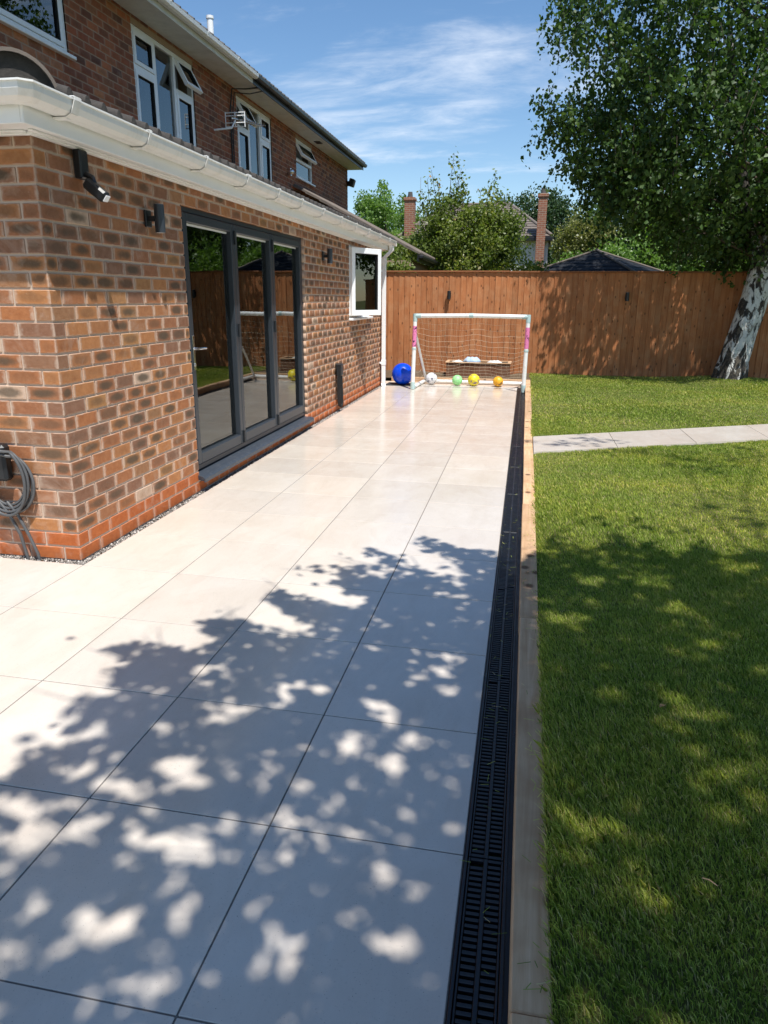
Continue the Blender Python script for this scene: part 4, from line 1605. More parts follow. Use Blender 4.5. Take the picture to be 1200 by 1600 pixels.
def interior():
    """the room seen through the folding door"""
    r = thing('room', (-3.8, 6, 0.17), 'dim kitchen interior seen through the folding glass door', 'room', kind='structure')
    f = MB().box((-4.92, WY + 0.31, 0.02), (WX - 0.31, YE - 0.31, 0.165)); f.build('room_floor', 'room_floor', r)
    c = MB().box((-4.92, WY + 0.31, 2.325), (WX - 0.14, YE - 0.31, 2.36)); c.build('ceiling', 'room_wall', r)
    b = MB().box((-4.925, WY + 0.31, 0.166), (-4.85, YE - 0.31, 2.3245)); b.build('room_wall', 'room_wall', r)
    l = MB().box((-4.849, WY + 0.301, 0.166), (-2.70, WY + 0.34, 2.3245)); l.build('room_wall', 'room_wall', r)
    l = MB().box((-4.849, YE - 0.34, 0.166), (-2.70, YE - 0.301, 2.3245)); l.build('room_wall', 'room_wall', r)
    th = thing('kitchen_counter', (-4.5, 8.2, 0.166), 'grey kitchen units with pale worktop inside the folding door', 'counter')
    MB().box((-4.848, 7.6, 0.166), (-4.27, 11.2, 1.06), 0.004).build('cabinet', 'kitchen_unit', th)
    MB().box((-4.848, 7.57, 1.061), (-4.24, 11.2, 1.10), 0.006).build('worktop', 'worktop', th)
    for i, (yy, m, rr, hh) in enumerate([(8.6, 'jar_yellow', 0.07, 0.16), (8.85, 'jar_yellow', 0.06, 0.13), (9.2, 'pot_white', 0.06, 0.2)]):
        lab = ['wide yellow jar on the kitchen worktop behind the glass door', 'small yellow jar beside the wide jar on the kitchen worktop', 'white jar on the kitchen worktop behind the glass door'][i]
        j = thing('jar', (-4.5, yy, 1.1), lab, 'jar')
        MB().tube([(-4.5, yy, 1.1015), (-4.5, yy, 1.1 + hh * .75), (-4.5, yy, 1.1 + hh * .85)], [rr, rr, rr * .8], 16).build('body', m, j)
        MB().cyl((-4.5, yy, 1.1005 + hh * .85), (-4.5, yy, 1.1 + hh), rr * .82, n=16).build('lid', 'chrome', j)

    def chair(x, y, rz, label):
        R = Matrix.Rotation(rz, 3, 'Z')
        root = thing('chair', (x, y, 0.166), label, 'chair', 'wooden dining chairs inside')
        def put(mb, name, mat='chair_wood'):
            mb.v = [tuple(Vector((x, y, 0.166)) + R @ Vector(q)) for q in mb.v]
            mb.build(name, mat, root)
        for sx in (-1, 1):
            for sy in (-1, 1):
                top = 0.44 if sx > 0 else 0.86
                put(MB().box((sx * 0.19 - .018, sy * 0.19 - .018, 0.001), (sx * 0.19 + .018, sy * 0.19 + .018, top), 0.004), 'leg')
        put(MB().box((-0.215, -0.215, 0.441), (0.215, 0.215, 0.475), 0.008), 'seat')
        for zz in (0.56, 0.68, 0.80):
            put(MB().box((-0.2, -0.171, zz), (-0.18, 0.171, zz + 0.05), 0.004), 'back_rail')
        return root
    chair(-2.98, 5.72, math.radians(100), 'wooden chair draped with a pale blue towel behind the glass door')
    chair(-3.75, 6.9, math.radians(-80), 'wooden chair standing farther inside the room behind the glass door')
    # towel over the back rail of the first chair
    vs = []; fs = []
    R = Matrix.Rotation(math.radians(100), 3, 'Z')
    nu, nv = 12, 18
    for j in range(nv + 1):
        for i in range(nu + 1):
            a = -0.15 + 0.27 * i / nu
            s = (j / nv - 0.42) * 0.8
            if s < -0.02:
                px_, pz_ = -0.205 - 0.004 - 0.006 * math.sin(i * 1.4), 0.872 + s + 0.02
            elif s > 0.02:
                px_, pz_ = -0.165 + 0.008 * math.sin(i * 1.2 + j * .2) - 0.0, 0.872 - s + 0.02
            else:
                px_, pz_ = -0.187 + s, 0.876
            q = Vector((-2.98, 5.72, 0.166)) + R @ Vector((px_, a + 0.02 * math.sin(j * .4), pz_))
            vs.append(q)
    for j in range(nv):
        for i in range(nu):
            k = j * (nu + 1) + i
            fs.append((k, k + 1, k + nu + 2, k + nu + 1))
    t = MB().add(vs, fs, True).build('towel', 'towel', label='pale blue towel hung over the back of a wooden chair', cat='towel')
    sm = t.modifiers.new('thick', 'SOLIDIFY'); sm.thickness = 0.006
    tb = thing('dining_table', (-3.75, 5.35, 0.166), 'wooden dining table inside the room behind the glass door', 'table')
    MB().box((-4.3, 4.95, 0.88), (-3.3, 6.55, 0.915), 0.006).build('tabletop', 'chair_wood', tb)
    for sx in (-4.25, -3.40):
        for sy in (5.0, 6.45):
            MB().box((sx, sy, 0.1665), (sx + 0.055, sy + 0.055, 0.8795), 0.004).build('leg', 'chair_wood', tb)
    # potted plant just inside the glass
    p = thing('potted_plant', (-2.76, 5.02, 0.166), 'pale leafy plant in a white pot just inside the glass door', 'plant')
    bx, by = -2.76, 5.02
    MB().tube([(bx, by, 0.1665), (bx, by, 0.28), (bx, by, 0.30), (bx, by, 0.285)], [0.055, 0.075, 0.078, 0.066], 18).build('pot', 'pot_white', p)
    rng = random.Random(4)
    vs = []; fs = []
    for i in range(26):
        a = rng.uniform(0, 6.28); ln = rng.uniform(0.14, 0.26); up = rng.uniform(0.12, 0.30)
        d = Vector((math.cos(a), math.sin(a), 0)); s = Vector((-d.y, d.x, 0)) * rng.uniform(0.014, 0.022)
        b0 = Vector((bx, by, 0.287)) + d * 0.012
        m1 = b0 + d * ln * 0.35 + Vector((0, 0, up)); m2 = b0 + d * ln * 0.7 + Vector((0, 0, up * 0.98)); tp = b0 + d * ln + Vector((0, 0, up * 0.72))
        k = len(vs)
        vs += [b0, m1 - s, m1 + s, m2 - s, m2 + s, tp]
        fs += [(k, k + 1, k + 2), (k + 1, k + 3, k + 4), (k + 1, k + 4, k + 2), (k + 3, k + 5, k + 4)]
    me = MB().add(vs, fs, True).mesh('foliage', 'leaf_house')
    at = me.attributes.new('tone', 'FLOAT', 'FACE'); at.data.foreach_set('value', [hash1(i // 4, 1) for i in range(len(me.polygons))])
    link('foliage', me, p)


def wall_fittings():
    def updown(y, z, label):
        t = thing('wall_light', (WX, y, z), label, 'wall light')
        MB().box((WX + 0.003, y - 0.038, z - 0.052), (WX + 0.018, y + 0.038, z + 0.052), 0.004).build('back_plate', 'black_plastic', t)
        MB().box((WX + 0.0185, y - 0.014, z - 0.016), (WX + 0.062, y + 0.014, z + 0.016), 0.003).build('arm', 'black_plastic', t)
        b = MB().cyl((WX + 0.093, y, z - 0.085), (WX + 0.093, y, z + 0.085), 0.0325, n=28)
        b.build('lamp_body', 'anthracite', t)
        for s in (-1, 1):
            MB().cyl((WX + 0.093, y, z + s * 0.0855), (WX + 0.093, y, z + s * 0.0865), 0.026, n=20).build('lens', 'lens', t)
    updown(3.57, 1.985, 'black up and down wall light between the brick corner and the folding door')
    updown(7.84, 1.985, 'black up and down wall light between the folding door and the window')
    # sensor camera under the eave
    t = thing('security_camera', (WX, 2.86, 2.18), 'black security camera with pale lens under the white eave', 'camera')
    MB().box((WX + 0.003, 2.80, 2.115), (WX + 0.05, 2.88, 2.262), 0.008).build('housing', 'black_plastic', t)
    MB().tube([(WX + 0.05, 2.84, 2.14), (WX + 0.09, 2.835, 2.12), (WX + 0.10, 2.83, 2.09)], 0.016, 10).build('arm', 'black_plastic', t)
    hd = MB().box((WX + 0.045, 2.79, 2.025), (WX + 0.185, 2.85, 2.085), 0.012, Euler((0, math.radians(38), 0)))
    hd.build('camera_head', 'black_plastic', t)
    R = Euler((0, math.radians(38), 0)).to_matrix()
    c = Vector((WX + 0.115, 2.82, 2.055)) + R @ Vector((0.0715, 0, 0))
    MB().box(c - Vector((0.002, 0.02, 0.018)), c + Vector((0.004, 0.02, 0.018)), 0.001, Euler((0, math.radians(38), 0))).build('lens', 'lens', t)
    # socket box with hanging cable on the front wall
    t = thing('outdoor_socket', (WX, 8.42, 0.58), 'black outdoor socket box on the wall beyond the folding door', 'socket')
    MB().box((WX + 0.003, 8.37, 0.50), (WX + 0.085, 8.50, 0.66), 0.012).build('box', 'black_plastic', t)
    cb = MB()
    rng = random.Random(9)
    for k in range(6):
        a = 8.36 + 0.018 * k
        x = WX + 0.03 + 0.012 * (k % 3)
        zb = 0.08 + 0.05 * rng.random()
        pts = [(x, a, 0.62), (x + 0.012, a - 0.01, 0.5), (x + 0.01, a - 0.012 + .01 * rng.random(), 0.3), (x + 0.012, a, zb + 0.05), (x + 0.015, a + 0.025, zb), (x + 0.02, a + 0.05, zb + 0.05), (x + 0.016, a + 0.045, 0.3), (x + 0.012, a + 0.03, 0.6)]
        cb.tube(pts, 0.0085, 8)
    cb.build('cable', 'cable_black', label='looped black cable hanging from the outdoor socket', cat='cable')
    # coiled cable on the side wall
    t = thing('charger_holster', (-2.80, WY, 0.6), 'black cable holster on the near brick wall at the coiled cable', 'holster')
    MB().box((-2.90, WY - 0.075, 0.49), (-2.755, WY - 0.003, 0.70), 0.018).build('box', 'black_plastic', t)
    cb = MB()
    for k in range(6):
        pts = []
        rx = 0.125 + 0.010 * (k % 3) + 0.004 * k; rz = 0.165 + 0.011 * (k % 4)
        cx, cz = -2.80 + 0.004 * k, 0.505 - 0.006 * k
        for i in range(41):
            th = 2 * math.pi * i / 40
            pts.append((cx + rx * math.cos(th), WY - 0.025 - 0.014 * (k % 4) - 0.045 * (math.sin(th) > 0.9), cz + rz * math.sin(th)))
        cb.tube(pts, 0.0088, 8, False)
    for dx, e in ((0.0, 0.0), (0.055, 0.02)):
        cb.tube([(-2.86 + dx, WY - 0.035, 0.36), (-2.80 + dx, WY - 0.045, 0.30), (-2.745 + dx, WY - 0.04, 0.17), (-2.728 + dx + e, WY - 0.035, 0.06), (-2.72 + dx + e, WY - 0.034, 0.012)], 0.0095, 8)
    cb.build('coiled_cable', 'cable_grey', label='coiled grey charging cable hung on the near brick wall', cat='cable')


# ================================================================== fence and garden things
def fence():
    root = thing('garden_fence', (1.8, FY, 0), 'tall reddish brown featheredge fence closing the end of the garden', 'fence')
    meshes = []
    h0, h1 = 0.07, 1.995
    for v in range(4):
        vs = []; fs = []
        # tapered featheredge board: thick edge left, thin edge right, slight warp
        m = 7
        for j in range(m):
            z = h0 + (h1 - h0) * j / (m - 1) - (h0 + h1) / 2
            wob = 0.0025 * math.sin(j * 1.7 + v * 2.1)
            vs += [(-0.061, -0.014 + wob, z), (0.064, -0.006 + wob * .6, z), (0.064, 0.0, z), (-0.061, 0.0, z)]
        for j in range(m - 1):
            for k in range(4):
                a = j * 4 + k; b = j * 4 + (k + 1) % 4
                fs.append((a, b, b + 4, a + 4))
        fs += [(3, 2, 1, 0), ((m - 1) * 4, (m - 1) * 4 + 1, (m - 1) * 4 + 2, (m - 1) * 4 + 3)]
        meshes.append(MB().add(vs, fs).mesh('board', 'fence_wood'))
    x = -3.3
    i = 0
    pitch = 0.112
    while x < 7.4:
        link('board', meshes[i % 4], root, loc=(x, FY - 0.001 * (i % 2), (h0 + h1) / 2 + (hash1(i, 1) - .5) * 0.008), rot=(0, (hash1(i, 7) - .5) * 0.006, math.radians(1.6)))
        x += pitch; i += 1
    # capping rail in lengths, with a slight step at x=0.55
    for a, b, z in ((-3.35, -0.30, 2.000), (-0.297, 2.8, 1.994), (2.803, 5.2, 1.99), (5.203, 7.45, 1.987)):
        MB().box((a, FY - 0.045, z), (b, FY + 0.035, z + 0.03), 0.004).build('capping_rail', 'fence_cap', root)
    MB().box((-3.35, FY - 0.035, 0.02), (7.45, FY + 0.0, 0.068), 0.003).build('gravel_board', 'fence_cap', root)
    for z in (0.4, 1.05, 1.7):
        MB().box((-3.35, FY + 0.012, z), (7.45, FY + 0.06, z + 0.09)).build('rail', 'fence_cap', root)
    for k in range(5):
        xx = -3.2 + k * 2.55
        MB().box((xx, FY + 0.062, -0.06), (xx + 0.1, FY + 0.16, 2.02), 0.004).build('post', 'fence_cap', root)

    def lamp(x, z, label):
        t = thing('fence_light', (x, FY - 0.02, z), label, 'fence light')
        yb = FY - 0.026
        MB().box((x - 0.035, yb - 0.016, z - 0.05), (x + 0.035, yb, z + 0.05), 0.004).build('back_plate', 'black_plastic', t)
        MB().cyl((x, yb - 0.06, z - 0.08), (x, yb - 0.06, z + 0.08), 0.035, n=20).build('lamp_body', 'black_plastic', t)
        MB().box((x - 0.012, yb - 0.03, z - 0.015), (x + 0.012, yb - 0.0165, z + 0.015)).build('arm', 'black_plastic', t)
        MB().cyl((x, yb - 0.06, z + 0.0805), (x, yb - 0.06, z + 0.0815), 0.027, n=16).build('lens', 'lens', t)
    lamp(-1.455, 1.57, 'black lamp on the sunlit fence boards above the goal')
    lamp(1.92, 1.56, 'black lamp on the shaded fence boards near the birch')


def goal():
    g = thing('football_goal', (-0.83, 11.3, 0), 'small white plastic football goal with pink post sleeves at the patio end', 'goal')
    r = 0.034
    Lb, Rb = Vector((-1.765, 11.16, 0.05)), Vector((0.093, 11.28, 0.034))
    Lt, Rt = Vector((-1.745, 11.19, 1.225)), Vector((0.105, 11.28, 1.225))
    back = 12.20
    BLb, BRb = Vector((-1.70, back, 0.05)), Vector((0.085, back + 0.05, 0.042))

    def pipe(name, a, b, rr=r, mat='goal_pipe', n=16):
        return MB().cyl(a, b, rr, n=n).build(name, mat, g)
    pipe('post', Lb, Lt); pipe('post', Rb, Rt)
    mid = (Lt + Rt) / 2 + Vector((0, 0, 0.012))
    MB().tube([Lt + Vector((.0, 0, 0)), mid, Rt], r, 16).build('crossbar', 'goal_pipe', g)
    pipe('ground_bar', Lb, BLb); pipe('ground_bar', Rb, BRb)
    pipe('ground_bar', BLb, BRb)
    # rear struts from the posts to the back bar
    pipe('strut', Lb.lerp(Lt, 0.80) + Vector((0.0, 0.03, 0)), BLb + Vector((0.03, -0.02, 0.02)), r * 0.62)
    pipe('strut', Rb.lerp(Rt, 0.80) + Vector((0.0, 0.03, 0)), BRb + Vector((0, -0.02, 0.02)), r * 0.62)
    # corner joints and the middle coupler
    for p, d in ((Lt, Vector((1, 0, -1))), (Rt, Vector((-1, 0, -1)))):
        j = MB()
        j.cyl(p + Vector((0, 0, r * 1.05)), p - Vector((0, 0, 0.09)), r * 1.1, n=16)
        j.cyl(p + Vector((0.001 * d.x, 0, 0)), p + Vector((0.10 * d.x, 0, 0)), r * 1.1, n=16)
        j.build('joint', 'goal_joint', g)
    for p, q in ((Lb, BLb), (Rb, BRb)):
        d = (q - p).normalized()
        j = MB().cyl(p - Vector((0, 0, 0.03)), p + Vector((0, 0, 0.09)), r * 1.1, n=16)
        j.cyl(p, p + d * 0.1, r * 1.1, n=16)
        j.build('joint', 'goal_joint', g)
    MB().cyl(mid - Vector((0.035, 0, 0)), mid + Vector((0.035, 0, 0)), r * 1.12, n=16).build('coupler', 'goal_joint', g)
    for a, b in ((Lb, Lt), (Rb, Rt)):
        MB().cyl(a.lerp(b, 0.535), a.lerp(b, 0.555), r * 1.16, n=16).build('coupler', 'goal_joint', g)
        MB().cyl(a.lerp(b, 0.575), a.lerp(b, 0.86), r * 1.06, n=16).build('sleeve', 'goal_sleeve', g)
    # net: sagging back sheet and two sides as thin cords
    net = MB()
    def cord(pts):
        net.tube(pts, 0.0013, 3, False, False)
    nu, nv = 19, 15
    def bp(u, v):
        top = Lt.lerp(Rt, u) + Vector((0, 0, -0.03)); bot = BLb.lerp(BRb, u) + Vector((0, 0, 0.0))
        p = top.lerp(bot, v)
        sag = math.sin(math.pi * v) * (0.16 + 0.05 * math.sin(u * 9))
        return p + Vector((0.02 * math.sin(v * 11 + u * 5), -sag * 0.1, -sag * 0.75 * (0.6 + 0.4 * math.sin(math.pi * u)) + 0.012 * math.sin(u * 23 + v * 7)))
    for i in range(nu + 1):
        cord([bp(i / nu, j / nv) for j in range(nv + 1)])
    for j in range(1, nv + 1):
        cord([bp(i / nu, j / nv) for i in range(nu + 1)])
    for A, B, Cc, sx in ((Lb, Lt, BLb, 1), (Rb, Rt, BRb, -1)):
        for j in range(1, 9):
            t = j / 9
            a = A.lerp(B, t); c = Cc.lerp(B, t)
            cord([a, a.lerp(c, .5) + Vector((0.02 * sx, 0, -0.05)), c])
        for j in range(1, 8):
            t = j / 8
            a = A.lerp(Cc, t)
            cord([a, a.lerp(B, (1 - t) * .5) + Vector((0.015 * sx, 0, -.02)), a.lerp(B, (1 - t))])
    net.build('net', 'net_cord', g)

    def ball(name, x, y, rr, mat, label, z=None):
        m = MB().sphere((0, 0, 0), rr, 32, 20).mesh('ball', mat)
        zz = -x * TILT + rr + 0.0008 if z is None else z
        link(name, m, None, loc=(x, y, zz), rot=(0.7, 0.4, 0.3 + x), label=label, cat='ball')
    ball('football', -1.545, 11.98, 0.104, 'ball_white', 'white football with dark patches beside the left goal strut')
    ball('football', -1.08, 11.98, 0.092, 'ball_green', 'plain pale green ball resting against the goal back bar')
    ball('football', -0.785, 11.97, 0.107, 'ball_yellow', 'bright yellow patterned football resting against the goal back bar')
    ball('football', -0.355, 12.0, 0.091, 'ball_orange', 'orange football with dark patch at the right of the goal')
    ball('exercise_ball', -2.03, 11.72, 0.192, 'ball_blue', 'large glossy blue exercise ball between downpipe and goal')
    # dark slab under the big ball
    MB().box((-2.325, 11.56, 0.0225), (-1.86, 11.995, 0.03), 0.003, Euler((0, 0.0094, 0))).build('rubber_mat', 'mat_black', label='flat black mat under the large blue ball', cat='mat')

    # wooden trough behind the goal
    t = thing('planter_box', (-0.79, 13.2, 0.07), 'low wooden planter box with bags inside behind the goal', 'planter')
    xa, xb, ya, yb, za, zb = -1.40, -0.18, 13.06, 13.5, 0.06, 0.315
    MB().box((xa, ya, za), (xb, ya + 0.03, zb), 0.003).build('side_board', 'planter_wood', t)
    MB().box((xa, yb - 0.03, za), (xb, yb, zb), 0.003).build('side_board', 'planter_wood', t)
    MB().box((xa, ya + 0.0305, za), (xa + 0.03, yb - 0.0305, zb), 0.003).build('end_board', 'planter_wood', t)
    MB().box((xb - 0.03, ya + 0.0305, za), (xb, yb - 0.0305, zb), 0.003).build('end_board', 'planter_wood', t)
    rim = MB()
    rim.box((xa - 0.02, ya - 0.02, zb + .0005), (xb + 0.02, ya + 0.035, zb + 0.016), 0.003)
    rim.box((xa - 0.02, yb - 0.045, zb + .0005), (xb + 0.02, yb + 0.02, zb + 0.022), 0.003)
    rim.box((xa - 0.02, ya + 0.0455, zb + .0005), (xa + 0.045, yb - 0.0455, zb + 0.022), 0.003)
    rim.box((xb - 0.045, ya + 0.0455, zb + .0005), (xb + 0.02, yb - 0.0455, zb + 0.022), 0.003)
    rim.build('rim', 'sleeper', t)
    MB().box((xa + 0.031, ya + 0.031, za), (xb - 0.031, yb - 0.031, zb - 0.06)).build('soil', 'soil', t)

    def bag(x, y, sx, sy, sz, mat, label, seed):
        rg = random.Random(seed)
        m = MB().sphere((0, 0, 0), 1.0, 20, 12)
        ph = [rg.uniform(0, 6) for _ in range(6)]
        m.v = [(p[0] * sx * (1 + .18 * math.sin(5 * p[1] + ph[0])), p[1] * sy * (1 + .15 * math.sin(4 * p[0] + ph[1])), p[2] * sz * (1 + .25 * math.sin(6 * p[0] + ph[2]) * math.sin(5 * p[1] + ph[3]))) for p in m.v]
        link('plastic_bag', m.mesh('bag', mat), None, loc=(x, y, zb - 0.06 + sz * 0.9), label=label, cat='bag')
    bag(-0.92, 13.28, 0.15, 0.12, 0.085, 'bag_blue', 'crumpled pale blue bag lying in the wooden planter box', 1)
    bag(-1.20, 13.28, 0.11, 0.10, 0.05, 'bag_white', 'crumpled white bag at the left end of the planter box', 2)
    bag(-0.48, 13.30, 0.13, 0.11, 0.055, 'bag_white', 'crumpled white bag at the right end of the planter box', 3)


# ================================================================== trees
def leaf_mesh(name, cen, size, mat, rng, droop=0.35, aspect=0.72, tone=None):
    n = len(cen)
    a = rng.normal(size=(n, 3)); a[:, 2] -= droop * 2.0
    a /= np.linalg.norm(a, axis=1)[:, None]
    b = rng.normal(size=(n, 3)); b -= a * (a * b).sum(1)[:, None]
    b /= np.linalg.norm(b, axis=1)[:, None] + 1e-9
    c = np.cross(a, b)
    L = (size * rng.uniform(0.55, 1.35, n))[:, None]
    W = L * aspect * 0.5
    p0 = cen - a * L * 0.5
    p1 = cen + a * L * 0.5
    m = cen - a * L * 0.08
    l = m + b * W + c * L * 0.10
    r = m - b * W + c * L * 0.10
    co = np.stack([p0, r, p1, l], 1).astype(np.float32).reshape(-1, 3)
    k = np.arange(n) * 4
    fc = np.stack([np.stack([k, k + 1, k + 2], -1), np.stack([k, k + 2, k + 3], -1)], 1).reshape(-1, 3)
    if tone is None:
        tone = rng.random(n)
    return np_mesh(name, co, 3, mat, np.repeat(tone, 2), False, fc)


def clump_points(centers, radii, per, rng, squash=(1, 1, 1)):
    out = []
    for c, r in zip(centers, radii):
        d = rng.normal(size=(per, 3)); d /= np.linalg.norm(d, axis=1)[:, None]
        q = d * (r * rng.random(per) ** 0.5)[:, None] * np.array(squash)
        out.append(c + q)
    return np.concatenate(out)


def shell_centers(n, c, rad, rng, inner=0.45, lobes=5, lump=0.22, flat_bottom=None):
    d = rng.normal(size=(n * 2, 3)); d /= np.linalg.norm(d, axis=1)[:, None]
    ld = rng.normal(size=(lobes, 3)); ld /= np.linalg.norm(ld, axis=1)[:, None]
    bump = np.max(d @ ld.T, axis=1)
    r = (inner + (1 - inner) * rng.random(n * 2) ** 0.6) * (1 - lump + lump * 2 * np.clip(bump - 0.4, 0, 1))
    p = d * r[:, None] * np.array(rad) + np.array(c)
    if flat_bottom is not None:
        p = p[p[:, 2] > flat_bottom]
    return p[:n]


def limb_mesh(mb, a, b, r0, r1, rng, n=6, seg=5, sag=0.1):
    a = Vector(a); b = Vector(b)
    L = (b - a).length
    pts = []; rad = []
    off = Vector(rng.normal(size=3)) * 0.05 * L
    for i in range(seg + 1):
        t = i / seg
        p = a.lerp(b, t) + off * math.sin(math.pi * t) + Vector((0, 0, sag * L * math.sin(math.pi * t)))
        pts.append(p); rad.append(r0 + (r1 - r0) * t ** 0.8)
    mb.tube(pts, rad, n, False)


def simple_tree(name, label, base, trunk_top, c, rad, nclump, per, clump_r, leaf, mat, seed, group=None, droop=0.3, r0=0.15, cat='tree', inner=0.4, extra=None, squash=(1, 1, 1)):
    rng = np.random.default_rng(seed)
    t = thing(name, base, label, cat, group)
    cs = shell_centers(nclump, c, rad, rng, inner)
    if extra is not None:
        cs = np.concatenate([cs, np.array(extra)])
    rr = clump_r * rng.uniform(0.7, 1.3, len(cs))
    pts = clump_points(cs, rr, per, rng, squash)
    tone = np.clip(np.repeat(rng.random(len(cs)), per) * 0.5 + rng.random(len(pts)) * 0.5, 0, 1)
    link('crown', leaf_mesh('crown', pts, leaf, mat, rng, droop, tone=tone), t)
    mb = MB()
    b, tt = Vector(base), Vector(trunk_top)
    limb_mesh(mb, b, tt, r0, r0 * 0.55, rng, 8, 6, 0.0)
    for k in range(min(len(cs), 26)):
        q = Vector(cs[k * (len(cs) // min(len(cs), 26))])
        s = b.lerp(tt, 0.55 + 0.45 * hash1(k, seed))
        limb_mesh(mb, s, q, r0 * 0.3, 0.012, rng, 5, 4, 0.06)
    if extra is not None:
        for q in extra:
            limb_mesh(mb, tt, q, r0 * 0.2, 0.008, rng, 5, 5, 0.02)
    link('trunk', mb.mesh('trunk', 'bark'), t)
    return t


def birch():
    rng = np.random.default_rng(21)
    base = Vector((3.87, 13.32, 0.06))
    t = thing('birch_tree', base, 'large silver birch with leaning peeling white trunk in front of the fence', 'tree')
    # trunk rises leaning to the right, then forks
    pts = [(3.80, 13.30, 0.0), (3.81, 13.31, 0.12), (3.85, 13.33, 0.42), (3.94, 13.37, 0.95), (4.06, 13.42, 1.5), (4.18, 13.48, 2.05), (4.30, 13.55, 2.7), (4.42, 13.7, 3.6), (4.45, 13.9, 5.2), (4.5, 14.1, 7.2), (4.6, 14.3, 9.5)]
    rad = [0.35, 0.30, 0.262, 0.24, 0.23, 0.245, 0.21, 0.18, 0.14, 0.10, 0.04]
    mb = MB()
    # fluted cross-section
    P = []; R = []
    for i in range(len(pts) - 1):
        for s in range(6):
            u = s / 6
            P.append(Vector(pts[i]).lerp(Vector(pts[i + 1]), u)); R.append(rad[i] * (1 - u) + rad[i + 1] * u)
    n = 28
    vs = []; fs = []
    for i, (p, r) in enumerate(zip(P, R)):
        flare = max(0, 0.5 - p.z) / 0.5
        for k in range(n):
            th = 2 * math.pi * k / n
            rr = r * (1 + 0.05 * math.sin(3 * th + p.z * 1.3) + 0.04 * math.sin(7 * th - p.z * 2.1) + 0.16 * flare * math.sin(4 * th + 0.8) + 0.035 * (hash1(k, i) - .5))
            vs.append((p.x + rr * math.cos(th), p.y + rr * math.sin(th), p.z))
    for i in range(len(P) - 1):
        for k in range(n):
            k2 = (k + 1) % n
            fs.append((i * n + k, i * n + k2, (i + 1) * n + k2, (i + 1) * n + k))
    mb.add(vs, fs, True)
    # second stem
    mb.tube([(4.30, 13.48, 1.9), (4.52, 13.55, 2.6), (4.95, 13.75, 3.6), (5.4, 14.0, 5.2), (5.8, 14.2, 7.4)], [0.16, 0.15, 0.125, 0.09, 0.04], 14, False)
    mb.tube([(4.18, 13.44, 1.75), (4.02, 13.5, 2.3), (3.8, 13.7, 3.1), (3.5, 14.0, 4.6), (3.2, 14.3, 6.4)], [0.13, 0.12, 0.10, 0.075, 0.03], 12, False)
    me = mb.mesh('trunk', 'bark_birch')
    link('trunk', me, t)
    # crown: clumps in a big drooping volume, kept clear of what the sun reaches
    cs = []
    ld = rng.normal(size=(9, 3)); ld /= np.linalg.norm(ld, axis=1)[:, None]
    tries = 0
    while len(cs) < 1150 and tries < 120000:
        tries += 1
        d = rng.normal(size=3); d /= np.linalg.norm(d)
        r = 0.42 + 0.58 * rng.random() ** 0.55
        r *= 0.9 + 0.16 * max(0, np.max(ld @ d) - 0.3)
        rz = 6.2 if d[2] > 0 else 3.35
        p = np.array([4.75 + d[0] * 4.75 * r, 14.2 + d[1] * 2.9 * r, 5.35 + d[2] * rz * r])
        if p[2] < 2.15:
            continue
        # taper of the underside to the left
        if p[0] < 4 and p[2] < 2.2 + (4 - p[0]) * 0.36:
            continue
        if p[1] < FY:
            k = FY - p[1]
            xf = p[0] - 0.26 / 0.38 * k; zf = p[2] - k / 0.38
            if zf < 2.2 and zf > 0.0 and xf < 0.9:
                continue
            if zf <= 0 and p[1] + 0.38 * p[2] < 12.9:
                continue
        if p[0] > 8.6:
            continue
        cs.append(p)
    cs = np.array(cs)
    # each clump: a few hanging twigs with leaves
    pts = []; tw = MB(); tone = []
    for c in cs:
        tb = rng.random()
        for k in range(5):
            s = c + rng.normal(size=3) * np.array([0.26, 0.26, 0.2])
            dirv = np.array([rng.normal() * 0.35, rng.normal() * 0.35, -1.0]); dirv /= np.linalg.norm(dirv)
            L = rng.uniform(0.3, 0.75)
            m = 26
            tt = rng.random(m)
            q = s + dirv * (tt * L)[:, None] + rng.normal(size=(m, 3)) * 0.07
            pts.append(q); tone.append(np.clip(tb * 0.45 + rng.random(m) * 0.6 - 0.05, 0, 1))
            if k < 2:
                tw.tube([s, s + dirv * L * 0.5, s + dirv * L], [0.006, 0.004, 0.002], 3, False)
    pts = np.concatenate(pts); tone = np.concatenate(tone)
    keep = pts[:, 2] > 1.75
    link('crown', leaf_mesh('crown', pts[keep], 0.084, 'leaf_birch', rng, 0.5, 0.8, tone[keep]), t)
    for k in range(0, len(cs), 9):
        q = Vector(cs[k])
        z = min(max(q.z * 0.75, 2.2), 8.5)
        i = min(range(len(P)), key=lambda j: abs(P[j].z - z))
        limb_mesh(tw, P[i], q, 0.032, 0.006, rng, 5, 6, 0.05)
    link('branches', tw.mesh('branches', 'bark'), t)


